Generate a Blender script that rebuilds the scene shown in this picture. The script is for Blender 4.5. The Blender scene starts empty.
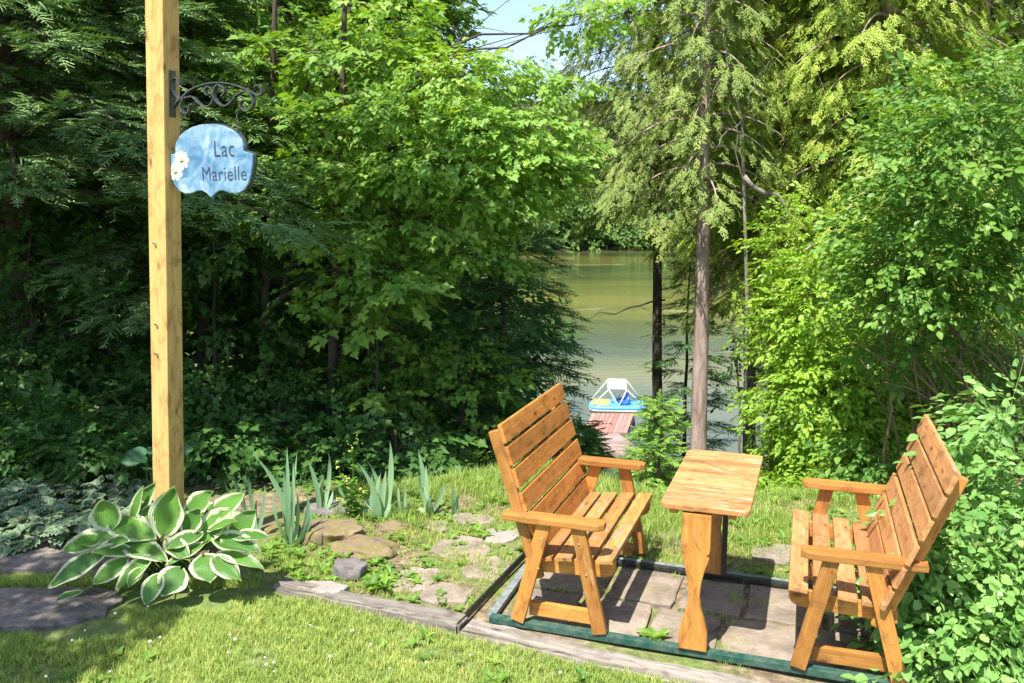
import bpy, bmesh, math, random
import numpy as np
from mathutils import Vector, Matrix
random.seed(7); RNG = np.random.default_rng(7)
sc = bpy.context.scene
COL = sc.collection

# ------------------------------------------------------------------ camera, world, sun, exposure
F = 881.0; CX, CY = 512.0, 341.5; PITCH = math.atan(141/881.0); H = 2.2
cam_d = bpy.data.cameras.new('camera'); cam = bpy.data.objects.new('camera', cam_d); COL.objects.link(cam)
cam.location = (0, 0, H); cam.rotation_euler = (math.pi/2 - PITCH, 0, 0)
cam_d.sensor_width = 36; cam_d.lens = F/1024*36; cam_d.clip_end = 2000; cam_d.clip_start = .05
sc.camera = cam
SUN = Vector((-.203, -.353, .74)).normalized()
w = bpy.data.worlds.new('World'); sc.world = w; w.use_nodes = True
nt = w.node_tree; bg = nt.nodes['Background']; sky = nt.nodes.new('ShaderNodeTexSky')
sky.sky_type = 'NISHITA'; sky.sun_disc = False
sky.sun_elevation = math.asin(SUN.z); sky.sun_rotation = math.atan2(SUN.x, SUN.y)
nt.links.new(sky.outputs[0], bg.inputs[0]); bg.inputs[1].default_value = .13
sl = bpy.data.lights.new('sun', 'SUN'); sl.energy = 5.0; sl.angle = math.radians(.5); sl.color = (1, .95, .86)
so = bpy.data.objects.new('sun', sl); COL.objects.link(so); so.rotation_euler = SUN.to_track_quat('Z', 'Y').to_euler()
so.location = (-8, -12, 30)
sc.view_settings.view_transform = 'Standard'; sc.view_settings.look = 'None'
sc.view_settings.exposure = 1.08; sc.view_settings.gamma = 1
try:
    sc.cycles.max_bounces = 7; sc.cycles.transparent_max_bounces = 4; sc.cycles.use_denoising = True
except Exception: pass

# ------------------------------------------------------------------ pixel -> place helpers (patio frame: u along the rail, v into depth)
cp, sp = math.cos(PITCH), math.sin(PITCH)
def ray(x, y):
    a = (x-CX)/F; b = -(y-CY)/F
    return (a, cp+b*sp, -sp+b*cp)
def at(x, y, z=0.0):
    r = ray(x, y); t = (z-H)/r[2]; return Vector((r[0]*t, r[1]*t, z))
def atY(x, y, Y):
    r = ray(x, y); t = Y/r[1]; return Vector((r[0]*t, Y, H+r[2]*t))
ANG = math.atan(311/892.0)
Ux, Uy = math.cos(ANG), -math.sin(ANG); Vx, Vy = math.sin(ANG), math.cos(ANG)
O = at(488, 612)
def P(u, v, z=0.0): return Vector((O.x+u*Ux+v*Vx, O.y+u*Uy+v*Vy, z))
def uv_of(x, y):
    dx, dy = x-O.x, y-O.y; return dx*Ux+dy*Uy, dx*Vx+dy*Vy

# ------------------------------------------------------------------ materials
def newmat(name):
    m = bpy.data.materials.new(name); m.use_nodes = True
    return m, m.node_tree, m.node_tree.nodes['Principled BSDF']
def N(t, kind, **kw):
    n = t.nodes.new(kind)
    for k, v in kw.items():
        if k.startswith('_'): setattr(n, k[1:], v)
        else: n.inputs[k.replace('0x', '')].default_value = v
    return n
def ramp(t, fac, stops, interp='LINEAR'):
    r = t.nodes.new('ShaderNodeValToRGB'); r.color_ramp.interpolation = interp
    el = r.color_ramp.elements
    while len(el) < len(stops): el.new(.5)
    for e, (p_, c) in zip(el, stops):
        e.position = p_; e.color = (*c, 1) if len(c) == 3 else c
    t.links.new(fac, r.inputs[0]); return r.outputs[0]
def mixc(t, fac, a, b, mode='MIX'):
    m = t.nodes.new('ShaderNodeMix'); m.data_type = 'RGBA'; m.blend_type = mode
    for s, v in ((0, fac), (6, a), (7, b)):
        if hasattr(v, 'type') and hasattr(v, 'links'): t.links.new(v, m.inputs[s])
        else: m.inputs[s].default_value = v if not isinstance(v, tuple) else (*v, 1)
    return m.outputs[2]
def attr(t, name, out='Fac'):
    a = t.nodes.new('ShaderNodeAttribute'); a.attribute_name = name; return a.outputs[out]
def noise(t, vec, scale, detail=4, rough=.55, dist=0, mapscale=None, out='Fac'):
    if mapscale is not None:
        mp = t.nodes.new('ShaderNodeMapping'); mp.inputs['Scale'].default_value = mapscale
        t.links.new(vec, mp.inputs[0]); vec = mp.outputs[0]
    n = t.nodes.new('ShaderNodeTexNoise'); n.inputs['Scale'].default_value = scale
    n.inputs['Detail'].default_value = detail; n.inputs['Roughness'].default_value = rough; n.inputs['Distortion'].default_value = dist
    t.links.new(vec, n.inputs['Vector']); return n.outputs[out]
def objco(t): return t.nodes.new('ShaderNodeTexCoord').outputs['Object']
def bump(t, b, h, strength=.4, dist=.01):
    n = t.nodes.new('ShaderNodeBump'); n.inputs['Strength'].default_value = strength; n.inputs['Distance'].default_value = dist
    t.links.new(h, n.inputs['Height']); t.links.new(n.outputs[0], b.inputs['Normal'])

def m_leaf(name, c1, c2, c3=None, trans=.35, rough=.5, spec=.35, warm=1.25):
    m, t, b = newmat(name)
    stops = [(0, c1), (.6, c2), (1, c3 or c2)]
    c = ramp(t, attr(t, 'rnd'), stops)
    t.links.new(c, b.inputs['Base Color']); b.inputs['Roughness'].default_value = rough
    b.inputs['Specular IOR Level'].default_value = spec
    tr = t.nodes.new('ShaderNodeBsdfTranslucent')
    c2_ = mixc(t, 1.0, c, (1.35*warm, 1.55, .55), 'MULTIPLY'); t.links.new(c2_, tr.inputs[0])
    mx = t.nodes.new('ShaderNodeMixShader'); mx.inputs[0].default_value = trans
    t.links.new(b.outputs[0], mx.inputs[1]); t.links.new(tr.outputs[0], mx.inputs[2])
    t.links.new(mx.outputs[0], t.nodes['Material Output'].inputs[0]); return m
M = {}
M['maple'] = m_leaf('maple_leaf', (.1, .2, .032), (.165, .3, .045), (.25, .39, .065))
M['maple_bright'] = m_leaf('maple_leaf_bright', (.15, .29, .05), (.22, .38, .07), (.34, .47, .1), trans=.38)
M['maple_dark'] = m_leaf('maple_leaf_dark', (.04, .1, .022), (.06, .15, .03), (.1, .2, .04), trans=.3)  # darker maple copy: understorey shade put into the leaf colour
M['spruce'] = m_leaf('spruce_needles', (.1, .19, .07), (.17, .29, .1), (.25, .38, .15), trans=.12, rough=.65)
M['fir'] = m_leaf('fir_needles', (.065, .155, .04), (.1, .22, .055), (.15, .3, .075), trans=.15, rough=.6)
M['fir_bright'] = m_leaf('young_fir_needles', (.2, .36, .06), (.28, .45, .09), (.36, .52, .12), trans=.2, rough=.6)
M['cedar'] = m_leaf('cedar_sprays', (.14, .21, .045), (.21, .29, .06), (.32, .38, .1), trans=.25, rough=.6)
M['cedar_bright'] = m_leaf('cedar_sprays_bright', (.2, .3, .04), (.3, .4, .06), (.42, .46, .1), trans=.3, rough=.6)
M['shrub'] = m_leaf('shrub_leaf', (.07, .17, .03), (.13, .26, .045), (.22, .36, .07), trans=.32, rough=.4)
M['shrub_light'] = m_leaf('light_shrub_leaf', (.13, .28, .07), (.2, .37, .1), (.29, .45, .14), trans=.3, rough=.42)
M['shrub_yellow'] = m_leaf('yellow_green_leaf', (.17, .31, .03), (.26, .42, .05), (.36, .5, .08), trans=.4)
M['far'] = m_leaf('far_leaf', (.07, .14, .03), (.11, .2, .04), (.16, .25, .06), trans=.3, rough=.7)
M['weed'] = m_leaf('weed_leaf', (.09, .2, .03), (.16, .3, .04), (.26, .38, .06), trans=.35)
M['grass'] = m_leaf('grass_blade', (.2, .3, .065), (.32, .42, .1), (.52, .53, .2), trans=.3, rough=.6, spec=.2)
M['long_grass'] = m_leaf('long_grass_blade', (.16, .27, .05), (.27, .39, .08), (.46, .5, .2), trans=.3, rough=.6, spec=.2)
M['iris'] = m_leaf('iris_blade', (.16, .3, .17), (.26, .41, .24), (.35, .5, .25), trans=.25, rough=.45)

def m_bark(name, c1, c2, c3, sc_=9):
    m, t, b = newmat(name); o = objco(t)
    n1 = noise(t, o, sc_, 6, .65, .3, (1, 1, .22)); n2 = noise(t, o, sc_*4, 3, .6, 0, (1, 1, .35))
    c = ramp(t, n1, [(.3, c1), (.5, c2), (.7, c3)])
    c = mixc(t, n2, c, (.35, .33, .32), 'OVERLAY')
    t.links.new(c, b.inputs['Base Color']); b.inputs['Roughness'].default_value = .9
    bump(t, b, n1, .9, .02); return m
M['bark_dark'] = m_bark('dark_bark', (.03, .022, .016), (.07, .05, .038), (.12, .09, .07))
M['bark_cedar'] = m_bark('cedar_bark', (.15, .1, .08), (.36, .27, .23), (.55, .45, .4), 14)
M['fir_mid'] = m_leaf('mid_fir_needles', (.09, .2, .04), (.14, .28, .055), (.2, .36, .08), trans=.15, rough=.6)
M['bark_grey'] = m_bark('grey_bark', (.12, .1, .085), (.25, .22, .19), (.4, .37, .34))
M['bark_brown'] = m_bark('stem_bark', (.1, .065, .04), (.2, .14, .09), (.32, .23, .15))

def m_wood(name, stops, grainc, worn=None, knots=True, rough=.5, wornlvl=.58, coat=0, endgrey=False):
    m, t, b = newmat(name); bc = attr(t, 'bc', 'Vector'); rn = attr(t, 'rnd')
    g = noise(t, bc, 1, 5, .6, .6, (1.4, 34, 34)); g2 = noise(t, bc, 1, 4, .6, .2, (5, 150, 150))
    big = noise(t, bc, 1, 3, .5, 0, (2.2, 6, 6))
    c = ramp(t, g, stops)
    c = mixc(t, ramp(t, g2, [(.35, (0, 0, 0)), (.7, (.55, .55, .55))]), c, grainc)
    hs = t.nodes.new('ShaderNodeHueSaturation'); t.links.new(c, hs.inputs['Color'])
    mr = t.nodes.new('ShaderNodeMapRange'); mr.inputs[3].default_value = .7; mr.inputs[4].default_value = 1.2
    t.links.new(rn, mr.inputs[0]); t.links.new(mr.outputs[0], hs.inputs['Value']); c = hs.outputs[0]
    if knots:
        v = t.nodes.new('ShaderNodeTexVoronoi'); v.inputs['Scale'].default_value = 1
        mp = t.nodes.new('ShaderNodeMapping'); mp.inputs['Scale'].default_value = (4.2, 11, 11)
        t.links.new(bc, mp.inputs[0]); t.links.new(mp.outputs[0], v.inputs['Vector'])
        k = ramp(t, v.outputs['Distance'], [(.05, (1, 1, 1)), (.12, (.35, .35, .35)), (.2, (0, 0, 0))])
        c = mixc(t, k, c, (grainc[0]*.5, grainc[1]*.45, grainc[2]*.45))
    if worn:
        wn = noise(t, bc, 1, 6, .7, 1.0, (3.5, 22, 22))
        wf = ramp(t, wn, [(wornlvl, (0, 0, 0)), (wornlvl+.1, (1, 1, 1))])
        wf2 = mixc(t, 1.0, wf, ramp(t, big, [(.42, (0, 0, 0)), (.6, (1, 1, 1))]), 'MULTIPLY')
        c = mixc(t, wf2, c, worn)
    gr_ = noise(t, bc, 1, 6, .7, .8, (7, 13, 13)); st = ramp(t, gr_, [(.34, (.42, .38, .34)), (.5, (1, 1, 1)), (.8, (1.12, 1.1, 1.05))])
    c = mixc(t, .75, c, st, 'MULTIPLY')
    t.links.new(c, b.inputs['Base Color']); b.inputs['Roughness'].default_value = rough
    b.inputs['Coat Weight'].default_value = coat; b.inputs['Coat Roughness'].default_value = .3
    bump(t, b, g2, .25, .003); return m
OR = [(.25, (.37, .15, .028)), (.5, (.49, .22, .046)), (.75, (.59, .285, .068))]
M['wood'] = m_wood('orange_stained_pine', OR, (.33, .115, .02), worn=(.40, .25, .13), wornlvl=.57, rough=.58, coat=.04)
M['wood_worn'] = m_wood('worn_stained_seat', [(.25, (.36, .15, .04)), (.5, (.5, .23, .06)), (.75, (.62, .32, .11))], (.27, .11, .03), worn=(.3, .235, .2), wornlvl=.5, rough=.6)
M['wood_back'] = m_wood('brown_orange_slats', [(.25, (.36, .13, .024)), (.5, (.5, .19, .036)), (.75, (.62, .27, .06))], (.28, .1, .02), worn=(.48, .36, .24), wornlvl=.6, rough=.58, coat=.04)
M['wood_red'] = m_wood('red_brown_slats', [(.25, (.36, .16, .055)), (.5, (.48, .225, .085)), (.75, (.58, .3, .13))], (.29, .12, .04), worn=(.5, .34, .25), wornlvl=.56, rough=.6)
M['wood_table'] = m_wood('weathered_table_top', [(.25, (.40, .17, .05)), (.5, (.5, .235, .085)), (.75, (.58, .32, .15))], (.34, .14, .05), worn=(.56, .44, .33), wornlvl=.56, rough=.6)
M['post'] = m_wood('yellow_treated_timber', [(.25, (.45, .26, .08)), (.5, (.55, .335, .112)), (.75, (.63, .405, .16))], (.42, .24, .08), worn=None, rough=.7)
M['timber'] = m_wood('silver_grey_timber', [(.3, (.13, .11, .09)), (.5, (.25, .22, .19)), (.7, (.36, .325, .285))], (.09, .075, .065), worn=(.2, .19, .12), rough=.9, wornlvl=.55)
M['timber_dark'] = m_wood('dark_old_timber', [(.25, (.1, .08, .075)), (.5, (.2, .165, .155)), (.75, (.32, .28, .26))], (.06, .05, .045), worn=None, rough=.95)
M['dock'] = m_wood('red_stained_deck', [(.25, (.45, .17, .14)), (.5, (.55, .23, .19)), (.75, (.62, .3, .25))], (.38, .14, .11), worn=None, knots=False, rough=.8)
M['walk'] = m_wood('grey_brown_deck', [(.25, (.26, .17, .15)), (.5, (.36, .25, .22)), (.75, (.45, .33, .3))], (.2, .13, .11), worn=None, knots=False, rough=.85)

def m_plain(name, c, rough=.5, metal=0, nz=0, c2=None, nsc=20, bmp=0, spec=.5):
    m, t, b = newmat(name); b.inputs['Roughness'].default_value = rough; b.inputs['Metallic'].default_value = metal
    b.inputs['Base Color'].default_value = (*c, 1); b.inputs['Specular IOR Level'].default_value = spec
    if c2:
        n = noise(t, objco(t), nsc, 5, .65)
        t.links.new(ramp(t, n, [(.4, c), (.62, c2)]), b.inputs['Base Color'])
        if bmp: bump(t, b, n, bmp, .01)
    return m
M['iron'] = m_plain('black_iron', (.035, .035, .036), .3, .35, c2=(.1, .095, .09), nsc=60, spec=1.0)
M['green_rail'] = m_plain('green_painted_rail', (.008, .06, .042), .6, 0, c2=(.06, .105, .08), nsc=22)
M['grey_rail'] = m_plain('faded_grey_rail', (.13, .16, .16), .6, 0, c2=(.24, .27, .26), nsc=25)
M['black_rail'] = m_plain('black_steel_angle', (.012, .012, .012), .5, 0, c2=(.04, .04, .035), nsc=40)
M['white'] = m_plain('white_plastic', (.8, .8, .8), .4)
M['blue'] = m_plain('blue_plastic_hull', (.09, .38, .8), .3)
M['blue_dark'] = m_plain('dark_blue_plastic_seat', (.03, .13, .55), .35)
M['yellow'] = m_plain('yellow_plastic', (.85, .62, .12), .35)
M['steel'] = m_plain('zinc_screw', (.5, .5, .5), .35, 1)
M['ink'] = m_plain('dark_lettering', (.035, .035, .08), .5)
M['pollen'] = m_plain('flower_centre', (.45, .5, .12), .6)
M['petal'] = m_plain('painted_petal', (.5, .52, .55), .5)
M['clover_flower'] = m_plain('clover_head', (.75, .75, .66), .8)
M['yflower'] = m_plain('yellow_blossom', (.7, .68, .15), .7)

def m_stone(name, c1, c2, moss=None, nsc=6, mosslvl=.55):
    m, t, b = newmat(name); o = objco(t)
    n = noise(t, o, nsc, 8, .65, .3); n2 = noise(t, o, nsc*8, 4, .7)
    c = ramp(t, n, [(.3, c1), (.68, c2)])
    c = mixc(t, .35, c, n2, 'OVERLAY')
    if moss:
        mf = ramp(t, noise(t, o, nsc*1.7, 6, .7), [(mosslvl, (0, 0, 0)), (mosslvl+.1, (1, 1, 1))])
        c = mixc(t, mf, c, moss)
    t.links.new(c, b.inputs['Base Color']); b.inputs['Roughness'].default_value = .92
    bump(t, b, n2, .5, .008); return m
M['slab'] = m_stone('patio_stone', (.11, .085, .065), (.34, .28, .22), moss=(.22, .2, .08), nsc=4, mosslvl=.56)
M['flag'] = m_stone('path_flagstone', (.14, .11, .085), (.34, .275, .23), moss=(.22, .26, .1), mosslvl=.66)
M['flag_pale'] = m_stone('pale_flagstone', (.24, .2, .18), (.36, .315, .29), nsc=9)
M['moss_rock'] = m_stone('mossy_rock', (.12, .085, .055), (.27, .2, .13), moss=(.17, .145, .045), nsc=7, mosslvl=.46)
M['grey_rock'] = m_stone('grey_rock', (.1, .09, .09), (.22, .195, .19), nsc=9)
M['dark_slab'] = m_stone('dark_rough_stone', (.05, .04, .036), (.28, .23, .21), moss=(.09, .1, .035), nsc=9, mosslvl=.54)

# ground
def m_ground():
    m, t, b = newmat('ground_soil_and_moss'); o = objco(t)
    n1 = noise(t, o, 1.3, 6, .6, .4); n2 = noise(t, o, 14, 6, .7); n3 = noise(t, o, 70, 3, .7)
    soil = ramp(t, n2, [(.3, (.07, .05, .03)), (.5, (.19, .14, .085)), (.7, (.36, .29, .19))])
    gr = ramp(t, n2, [(.3, (.06, .1, .02)), (.6, (.16, .22, .05)), (.8, (.25, .28, .09))])
    lm = attr(t, 'lawn')
    mf = ramp(t, n1, [(.42, (0, 0, 0)), (.58, (1, 1, 1))])
    f = mixc(t, lm, mf, (1, 1, 1))
    c = mixc(t, f, soil, gr); c = mixc(t, .4, c, n3, 'OVERLAY')
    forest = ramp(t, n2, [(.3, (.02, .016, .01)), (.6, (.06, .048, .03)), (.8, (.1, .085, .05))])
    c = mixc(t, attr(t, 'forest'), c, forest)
    t.links.new(c, b.inputs['Base Color']); b.inputs['Roughness'].default_value = .95
    bump(t, b, n2, .8, .03); return m
M['ground'] = m_ground()
def m_water():
    m, t, b = newmat('lake_water'); o = objco(t)
    n = noise(t, o, 1, 4, .55, .5, (.018, .06, 1)); nn = noise(t, o, 1, 5, .6, .8, (.05, .16, 1))
    c = ramp(t, n, [(.36, (.045, .06, .028)), (.5, (.1, .11, .03)), (.66, (.19, .175, .045))])
    # pale sand bars a little below the surface
    sb = ramp(t, nn, [(.61, (0, 0, 0)), (.66, (1, 1, 1))])
    c = mixc(t, sb, c, (.34, .31, .17))
    t.links.new(c, b.inputs['Base Color'])
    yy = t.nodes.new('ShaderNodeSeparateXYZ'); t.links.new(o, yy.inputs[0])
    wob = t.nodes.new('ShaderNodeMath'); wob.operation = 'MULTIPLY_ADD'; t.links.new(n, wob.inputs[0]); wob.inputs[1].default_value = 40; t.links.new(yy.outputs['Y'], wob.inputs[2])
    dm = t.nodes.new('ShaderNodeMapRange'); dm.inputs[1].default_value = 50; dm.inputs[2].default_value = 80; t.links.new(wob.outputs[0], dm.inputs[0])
    c = mixc(t, dm.outputs[0], (.065, .082, .05), c); t.links.new(c, b.inputs['Base Color'])  # sky and forest reflections put into base colour: near grey, far olive
    b.inputs['Roughness'].default_value = .08; b.inputs['IOR'].default_value = 1.33
    w1 = noise(t, o, 1, 4, .6, 0, (1.1, 3.2, 1)); bump(t, b, w1, .3, .05); return m
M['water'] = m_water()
def m_sign():
    m, t, b = newmat('blue_marbled_sign'); o = objco(t)
    n = noise(t, o, 9, 5, .55, 1.2)
    c = ramp(t, n, [(.3, (.06, .16, .3)), (.48, (.14, .27, .42)), (.68, (.34, .45, .53))])
    t.links.new(c, b.inputs['Base Color']); b.inputs['Roughness'].default_value = .35; return m
M['sign'] = m_sign()
def m_varieg(name, g1, g2, cream, lo=.7, trans=.25):
    m, t, b = newmat(name); e = attr(t, 'edge'); rn = attr(t, 'rnd')
    v = attr(t, 'lp', 'Vector')
    n = noise(t, v, 7, 4, .6, .5)
    ad = t.nodes.new('ShaderNodeMath'); ad.operation = 'MULTIPLY_ADD'
    t.links.new(n, ad.inputs[0]); ad.inputs[1].default_value = .5; t.links.new(e, ad.inputs[2])
    f = ramp(t, ad.outputs[0], [(lo+.22, (0, 0, 0)), (lo+.3, (1, 1, 1))])
    g = mixc(t, rn, g1, g2)
    vein = t.nodes.new('ShaderNodeTexWave'); vein.bands_direction = 'Z'; vein.inputs['Scale'].default_value = 4.5; vein.inputs['Distortion'].default_value = 0
    t.links.new(v, vein.inputs['Vector'])
    g = mixc(t, ramp(t, vein.outputs['Fac'], [(.0, (0, 0, 0)), (.25, (.5, .5, .5)), (.5, (0, 0, 0))]), g, (g2[0]*1.5, g2[1]*1.35, g2[2]*1.5))
    c = mixc(t, f, g, cream); t.links.new(c, b.inputs['Base Color']); b.inputs['Roughness'].default_value = .38
    bump(t, b, vein.outputs['Fac'], .5, .006)
    tr = t.nodes.new('ShaderNodeBsdfTranslucent'); t.links.new(mixc(t, 1.0, c, (1.1, 1.3, .6), 'MULTIPLY'), tr.inputs[0])
    mx = t.nodes.new('ShaderNodeMixShader'); mx.inputs[0].default_value = trans
    t.links.new(b.outputs[0], mx.inputs[1]); t.links.new(tr.outputs[0], mx.inputs[2])
    t.links.new(mx.outputs[0], t.nodes['Material Output'].inputs[0]); return m
M['hosta'] = m_varieg('variegated_hosta_leaf', (.05, .15, .025), (.13, .29, .04), (.62, .64, .43), .71)
M['hosta_blue'] = m_varieg('blue_hosta_leaf', (.04, .12, .06), (.08, .2, .09), (.55, .65, .45), .8)
M['goutweed'] = m_varieg('variegated_goutweed_leaf', (.07, .19, .07), (.12, .26, .09), (.27, .33, .22), .66)

# ------------------------------------------------------------------ mesh helpers
def link(name, me, mat, parent=None):
    o = bpy.data.objects.new(name, me); COL.objects.link(o)
    if mat is not None: me.materials.append(mat)
    if parent is not None: o.parent = parent
    return o
def tag(o, label=None, cat=None, group=None, kind=None):
    if label: o['label'] = label
    if cat: o['category'] = cat
    if group: o['group'] = group
    if kind: o['kind'] = kind
    return o
def empty(name, loc=(0, 0, 0), rz=0.0, label=None, cat=None, group=None):
    o = bpy.data.objects.new(name, None); COL.objects.link(o); o.location = loc; o.rotation_euler = (0, 0, rz)
    o.empty_display_size = .2
    return tag(o, label, cat, group)
def np_mesh(name, V, faces_by_size, attrs=None, smooth=False):
    """faces_by_size: list of int arrays (n,k); attrs: {name:(domain,type,array)}"""
    me = bpy.data.meshes.new(name); V = np.asarray(V, dtype=np.float32)
    me.vertices.add(len(V)); me.vertices.foreach_set('co', V.ravel())
    tot = sum(a.size for a in faces_by_size); nf = sum(len(a) for a in faces_by_size)
    me.loops.add(tot); me.polygons.add(nf)
    me.loops.foreach_set('vertex_index', np.concatenate([a.ravel() for a in faces_by_size]).astype(np.int32))
    sizes = np.concatenate([np.full(len(a), a.shape[1], dtype=np.int32) for a in faces_by_size])
    starts = np.concatenate([[0], np.cumsum(sizes)[:-1]]).astype(np.int32)
    me.polygons.foreach_set('loop_start', starts)
    try: me.polygons.foreach_set('loop_total', sizes)
    except Exception: pass
    me.update(calc_edges=True)
    for k, (dom, typ, arr) in (attrs or {}).items():
        a = me.attributes.new(k, typ, dom); a.data.foreach_set('vector' if typ == 'FLOAT_VECTOR' else 'value', np.asarray(arr, dtype=np.float32).ravel())
    me.polygons.foreach_set('use_smooth', np.full(nf, smooth)); return me

class Boards:
    """collects wooden boards / prisms into one mesh with a grain coordinate"""
    def __init__(s): s.V = []; s.F = {}; s.bc = []; s.rn = []; s.n = 0
    def add_bm(s, bm, mat4, lenaxis=None):
        off = Vector((random.uniform(-9, 9), random.uniform(-9, 9), random.uniform(-9, 9))); r = random.random()
        bm.verts.ensure_lookup_table()
        base = s.n
        for v in bm.verts:
            s.V.append(tuple(mat4 @ v.co)); s.bc.append(tuple(v.co+off)); s.rn.append(r)
        for f in bm.faces: s.F.setdefault(len(f.verts), []).append([base+v.index for v in f.verts])
        s.n += len(bm.verts); bm.free()
    def board(s, p0, p1, wdir, w_, t_, bev=.004, extra=0):
        """board from p0 to p1 (centre line), width w_ along wdir, thickness t_"""
        p0, p1 = Vector(p0), Vector(p1); d = (p1-p0); L = d.length; d.normalize()
        wd = Vector(wdir); wd = (wd-d*wd.dot(d)).normalized(); td = d.cross(wd)
        bm = bmesh.new(); bmesh.ops.create_cube(bm, size=1)
        for v in bm.verts: v.co = Vector((v.co.x*L, v.co.y*w_, v.co.z*t_))
        if L > .5 :
            ed = [e for e in bm.edges if abs((e.verts[0].co-e.verts[1].co).x) > .1]
            bmesh.ops.subdivide_edges(bm, edges=ed, cuts=max(1, int(L/.25)))
            k = random.uniform(-.002, .002)
            for v in bm.verts:
                v.co.z += k*math.cos(v.co.x/L*3.1)+random.uniform(-.0004, .0004)
        sh = [e for e in bm.edges if e.is_manifold and e.calc_face_angle(0) > .5]
        if bev: bmesh.ops.bevel(bm, geom=sh, offset=bev, segments=2, affect='EDGES', profile=.6)
        c = (p0+p1)/2
        m4 = Matrix(((d.x, wd.x, td.x, c.x), (d.y, wd.y, td.y, c.y), (d.z, wd.z, td.z, c.z), (0, 0, 0, 1)))
        s.add_bm(bm, m4); return s
    def prism(s, pts, t_, origin, ax, ay, bev=.005, swap=False):
        """closed 2D outline pts in plane (ax, ay) extruded +-t/2"""
        ax, ay = Vector(ax).normalized(), Vector(ay).normalized(); az = ax.cross(ay); o_ = Vector(origin)
        bm = bmesh.new(); vs = [bm.verts.new((x, y, -t_/2)) for x, y in pts]; f = bm.faces.new(vs)
        r = bmesh.ops.extrude_face_region(bm, geom=[f])
        for v in r['geom']:
            if isinstance(v, bmesh.types.BMVert): v.co.z += t_
        bmesh.ops.recalc_face_normals(bm, faces=bm.faces)
        if bev:
            ed = [e for e in bm.edges if abs(e.verts[0].co.z-e.verts[1].co.z) < 1e-6]
            bmesh.ops.bevel(bm, geom=ed, offset=bev, segments=2, affect='EDGES', profile=.6)
        m4 = Matrix(((ax.x, ay.x, az.x, o_.x), (ax.y, ay.y, az.y, o_.y), (ax.z, ay.z, az.z, o_.z), (0, 0, 0, 1)))
        s.add_bm(bm, m4)
        if swap: s.bc[:] = [(b_, a_, c_) for a_, b_, c_ in s.bc]
        return s
    def build(s, name, mat, parent=None):
        fl = [np.array(a, dtype=np.int32) for a in s.F.values()]
        me = np_mesh(name, s.V, fl, {'bc': ('POINT', 'FLOAT_VECTOR', s.bc), 'rnd': ('POINT', 'FLOAT', s.rn)})
        bm = bmesh.new(); bm.from_mesh(me); bmesh.ops.recalc_face_normals(bm, faces=bm.faces); bm.to_mesh(me); bm.free()
        return link(name, me, mat, parent)

def round_outline(w_, h_, r, n=5, ox=0, oy=0):
    pts = []
    for cx_, cy_, a0 in ((w_/2-r, h_/2-r, 0), (-w_/2+r, h_/2-r, 90), (-w_/2+r, -h_/2+r, 180), (w_/2-r, -h_/2+r, 270)):
        for i in range(n+1):
            a = math.radians(a0+90*i/n); pts.append((ox+cx_+r*math.cos(a), oy+cy_+r*math.sin(a)))
    return pts

class Tubes:
    def __init__(s): s.V = []; s.F = []; s.n = 0
    def tube(s, pts, rads, seg=7, cap=True):
        pts = [Vector(p) for p in pts]; n = len(pts)
        if not hasattr(rads, '__len__'): rads = [rads]*n
        up = Vector((0, 0, 1)); rings = []
        prev = None
        for i, p in enumerate(pts):
            d = (pts[min(i+1, n-1)]-pts[max(i-1, 0)])
            if d.length < 1e-9: d = Vector((0, 0, 1))
            d.normalize()
            if prev is None:
                a = d.cross(up if abs(d.z) < .9 else Vector((1, 0, 0))).normalized()
            else:
                a = (prev-d*prev.dot(d)).normalized()
            prev = a; b_ = d.cross(a)
            base = s.n
            for k in range(seg):
                t = 2*math.pi*k/seg; q = p+(a*math.cos(t)+b_*math.sin(t))*rads[i]; s.V.append(tuple(q))
            s.n += seg; rings.append(base)
        for i in range(n-1):
            for k in range(seg):
                s.F.append((rings[i]+k, rings[i]+(k+1) % seg, rings[i+1]+(k+1) % seg, rings[i+1]+k))
        if cap:
            c0 = s.n; s.V.append(tuple(pts[0])); s.V.append(tuple(pts[-1])); s.n += 2
            for k in range(seg):
                s.F.append((rings[0]+(k+1) % seg, rings[0]+k, c0, c0)); s.F.append((rings[-1]+k, rings[-1]+(k+1) % seg, c0+1, c0+1))
        return s
    def build(s, name, mat, parent=None):
        q = [f for f in s.F if f[2] != f[3]]; tr = [f[:3] for f in s.F if f[2] == f[3]]
        fl = [np.array(q, dtype=np.int32)]
        if tr: fl.append(np.array(tr, dtype=np.int32))
        return link(name, np_mesh(name, s.V, fl, smooth=True), mat, parent)

def curve_pts(p0, p1, bend=(0, 0, 0), n=8, wob=0.0):
    p0, p1, b = Vector(p0), Vector(p1), Vector(bend); out = []
    for i in range(n+1):
        t = i/n; q = p0.lerp(p1, t)+b*(4*t*(1-t))
        if 0 < i < n and wob: q += Vector([random.gauss(0, wob) for _ in range(3)])
        out.append(q)
    return out

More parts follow.
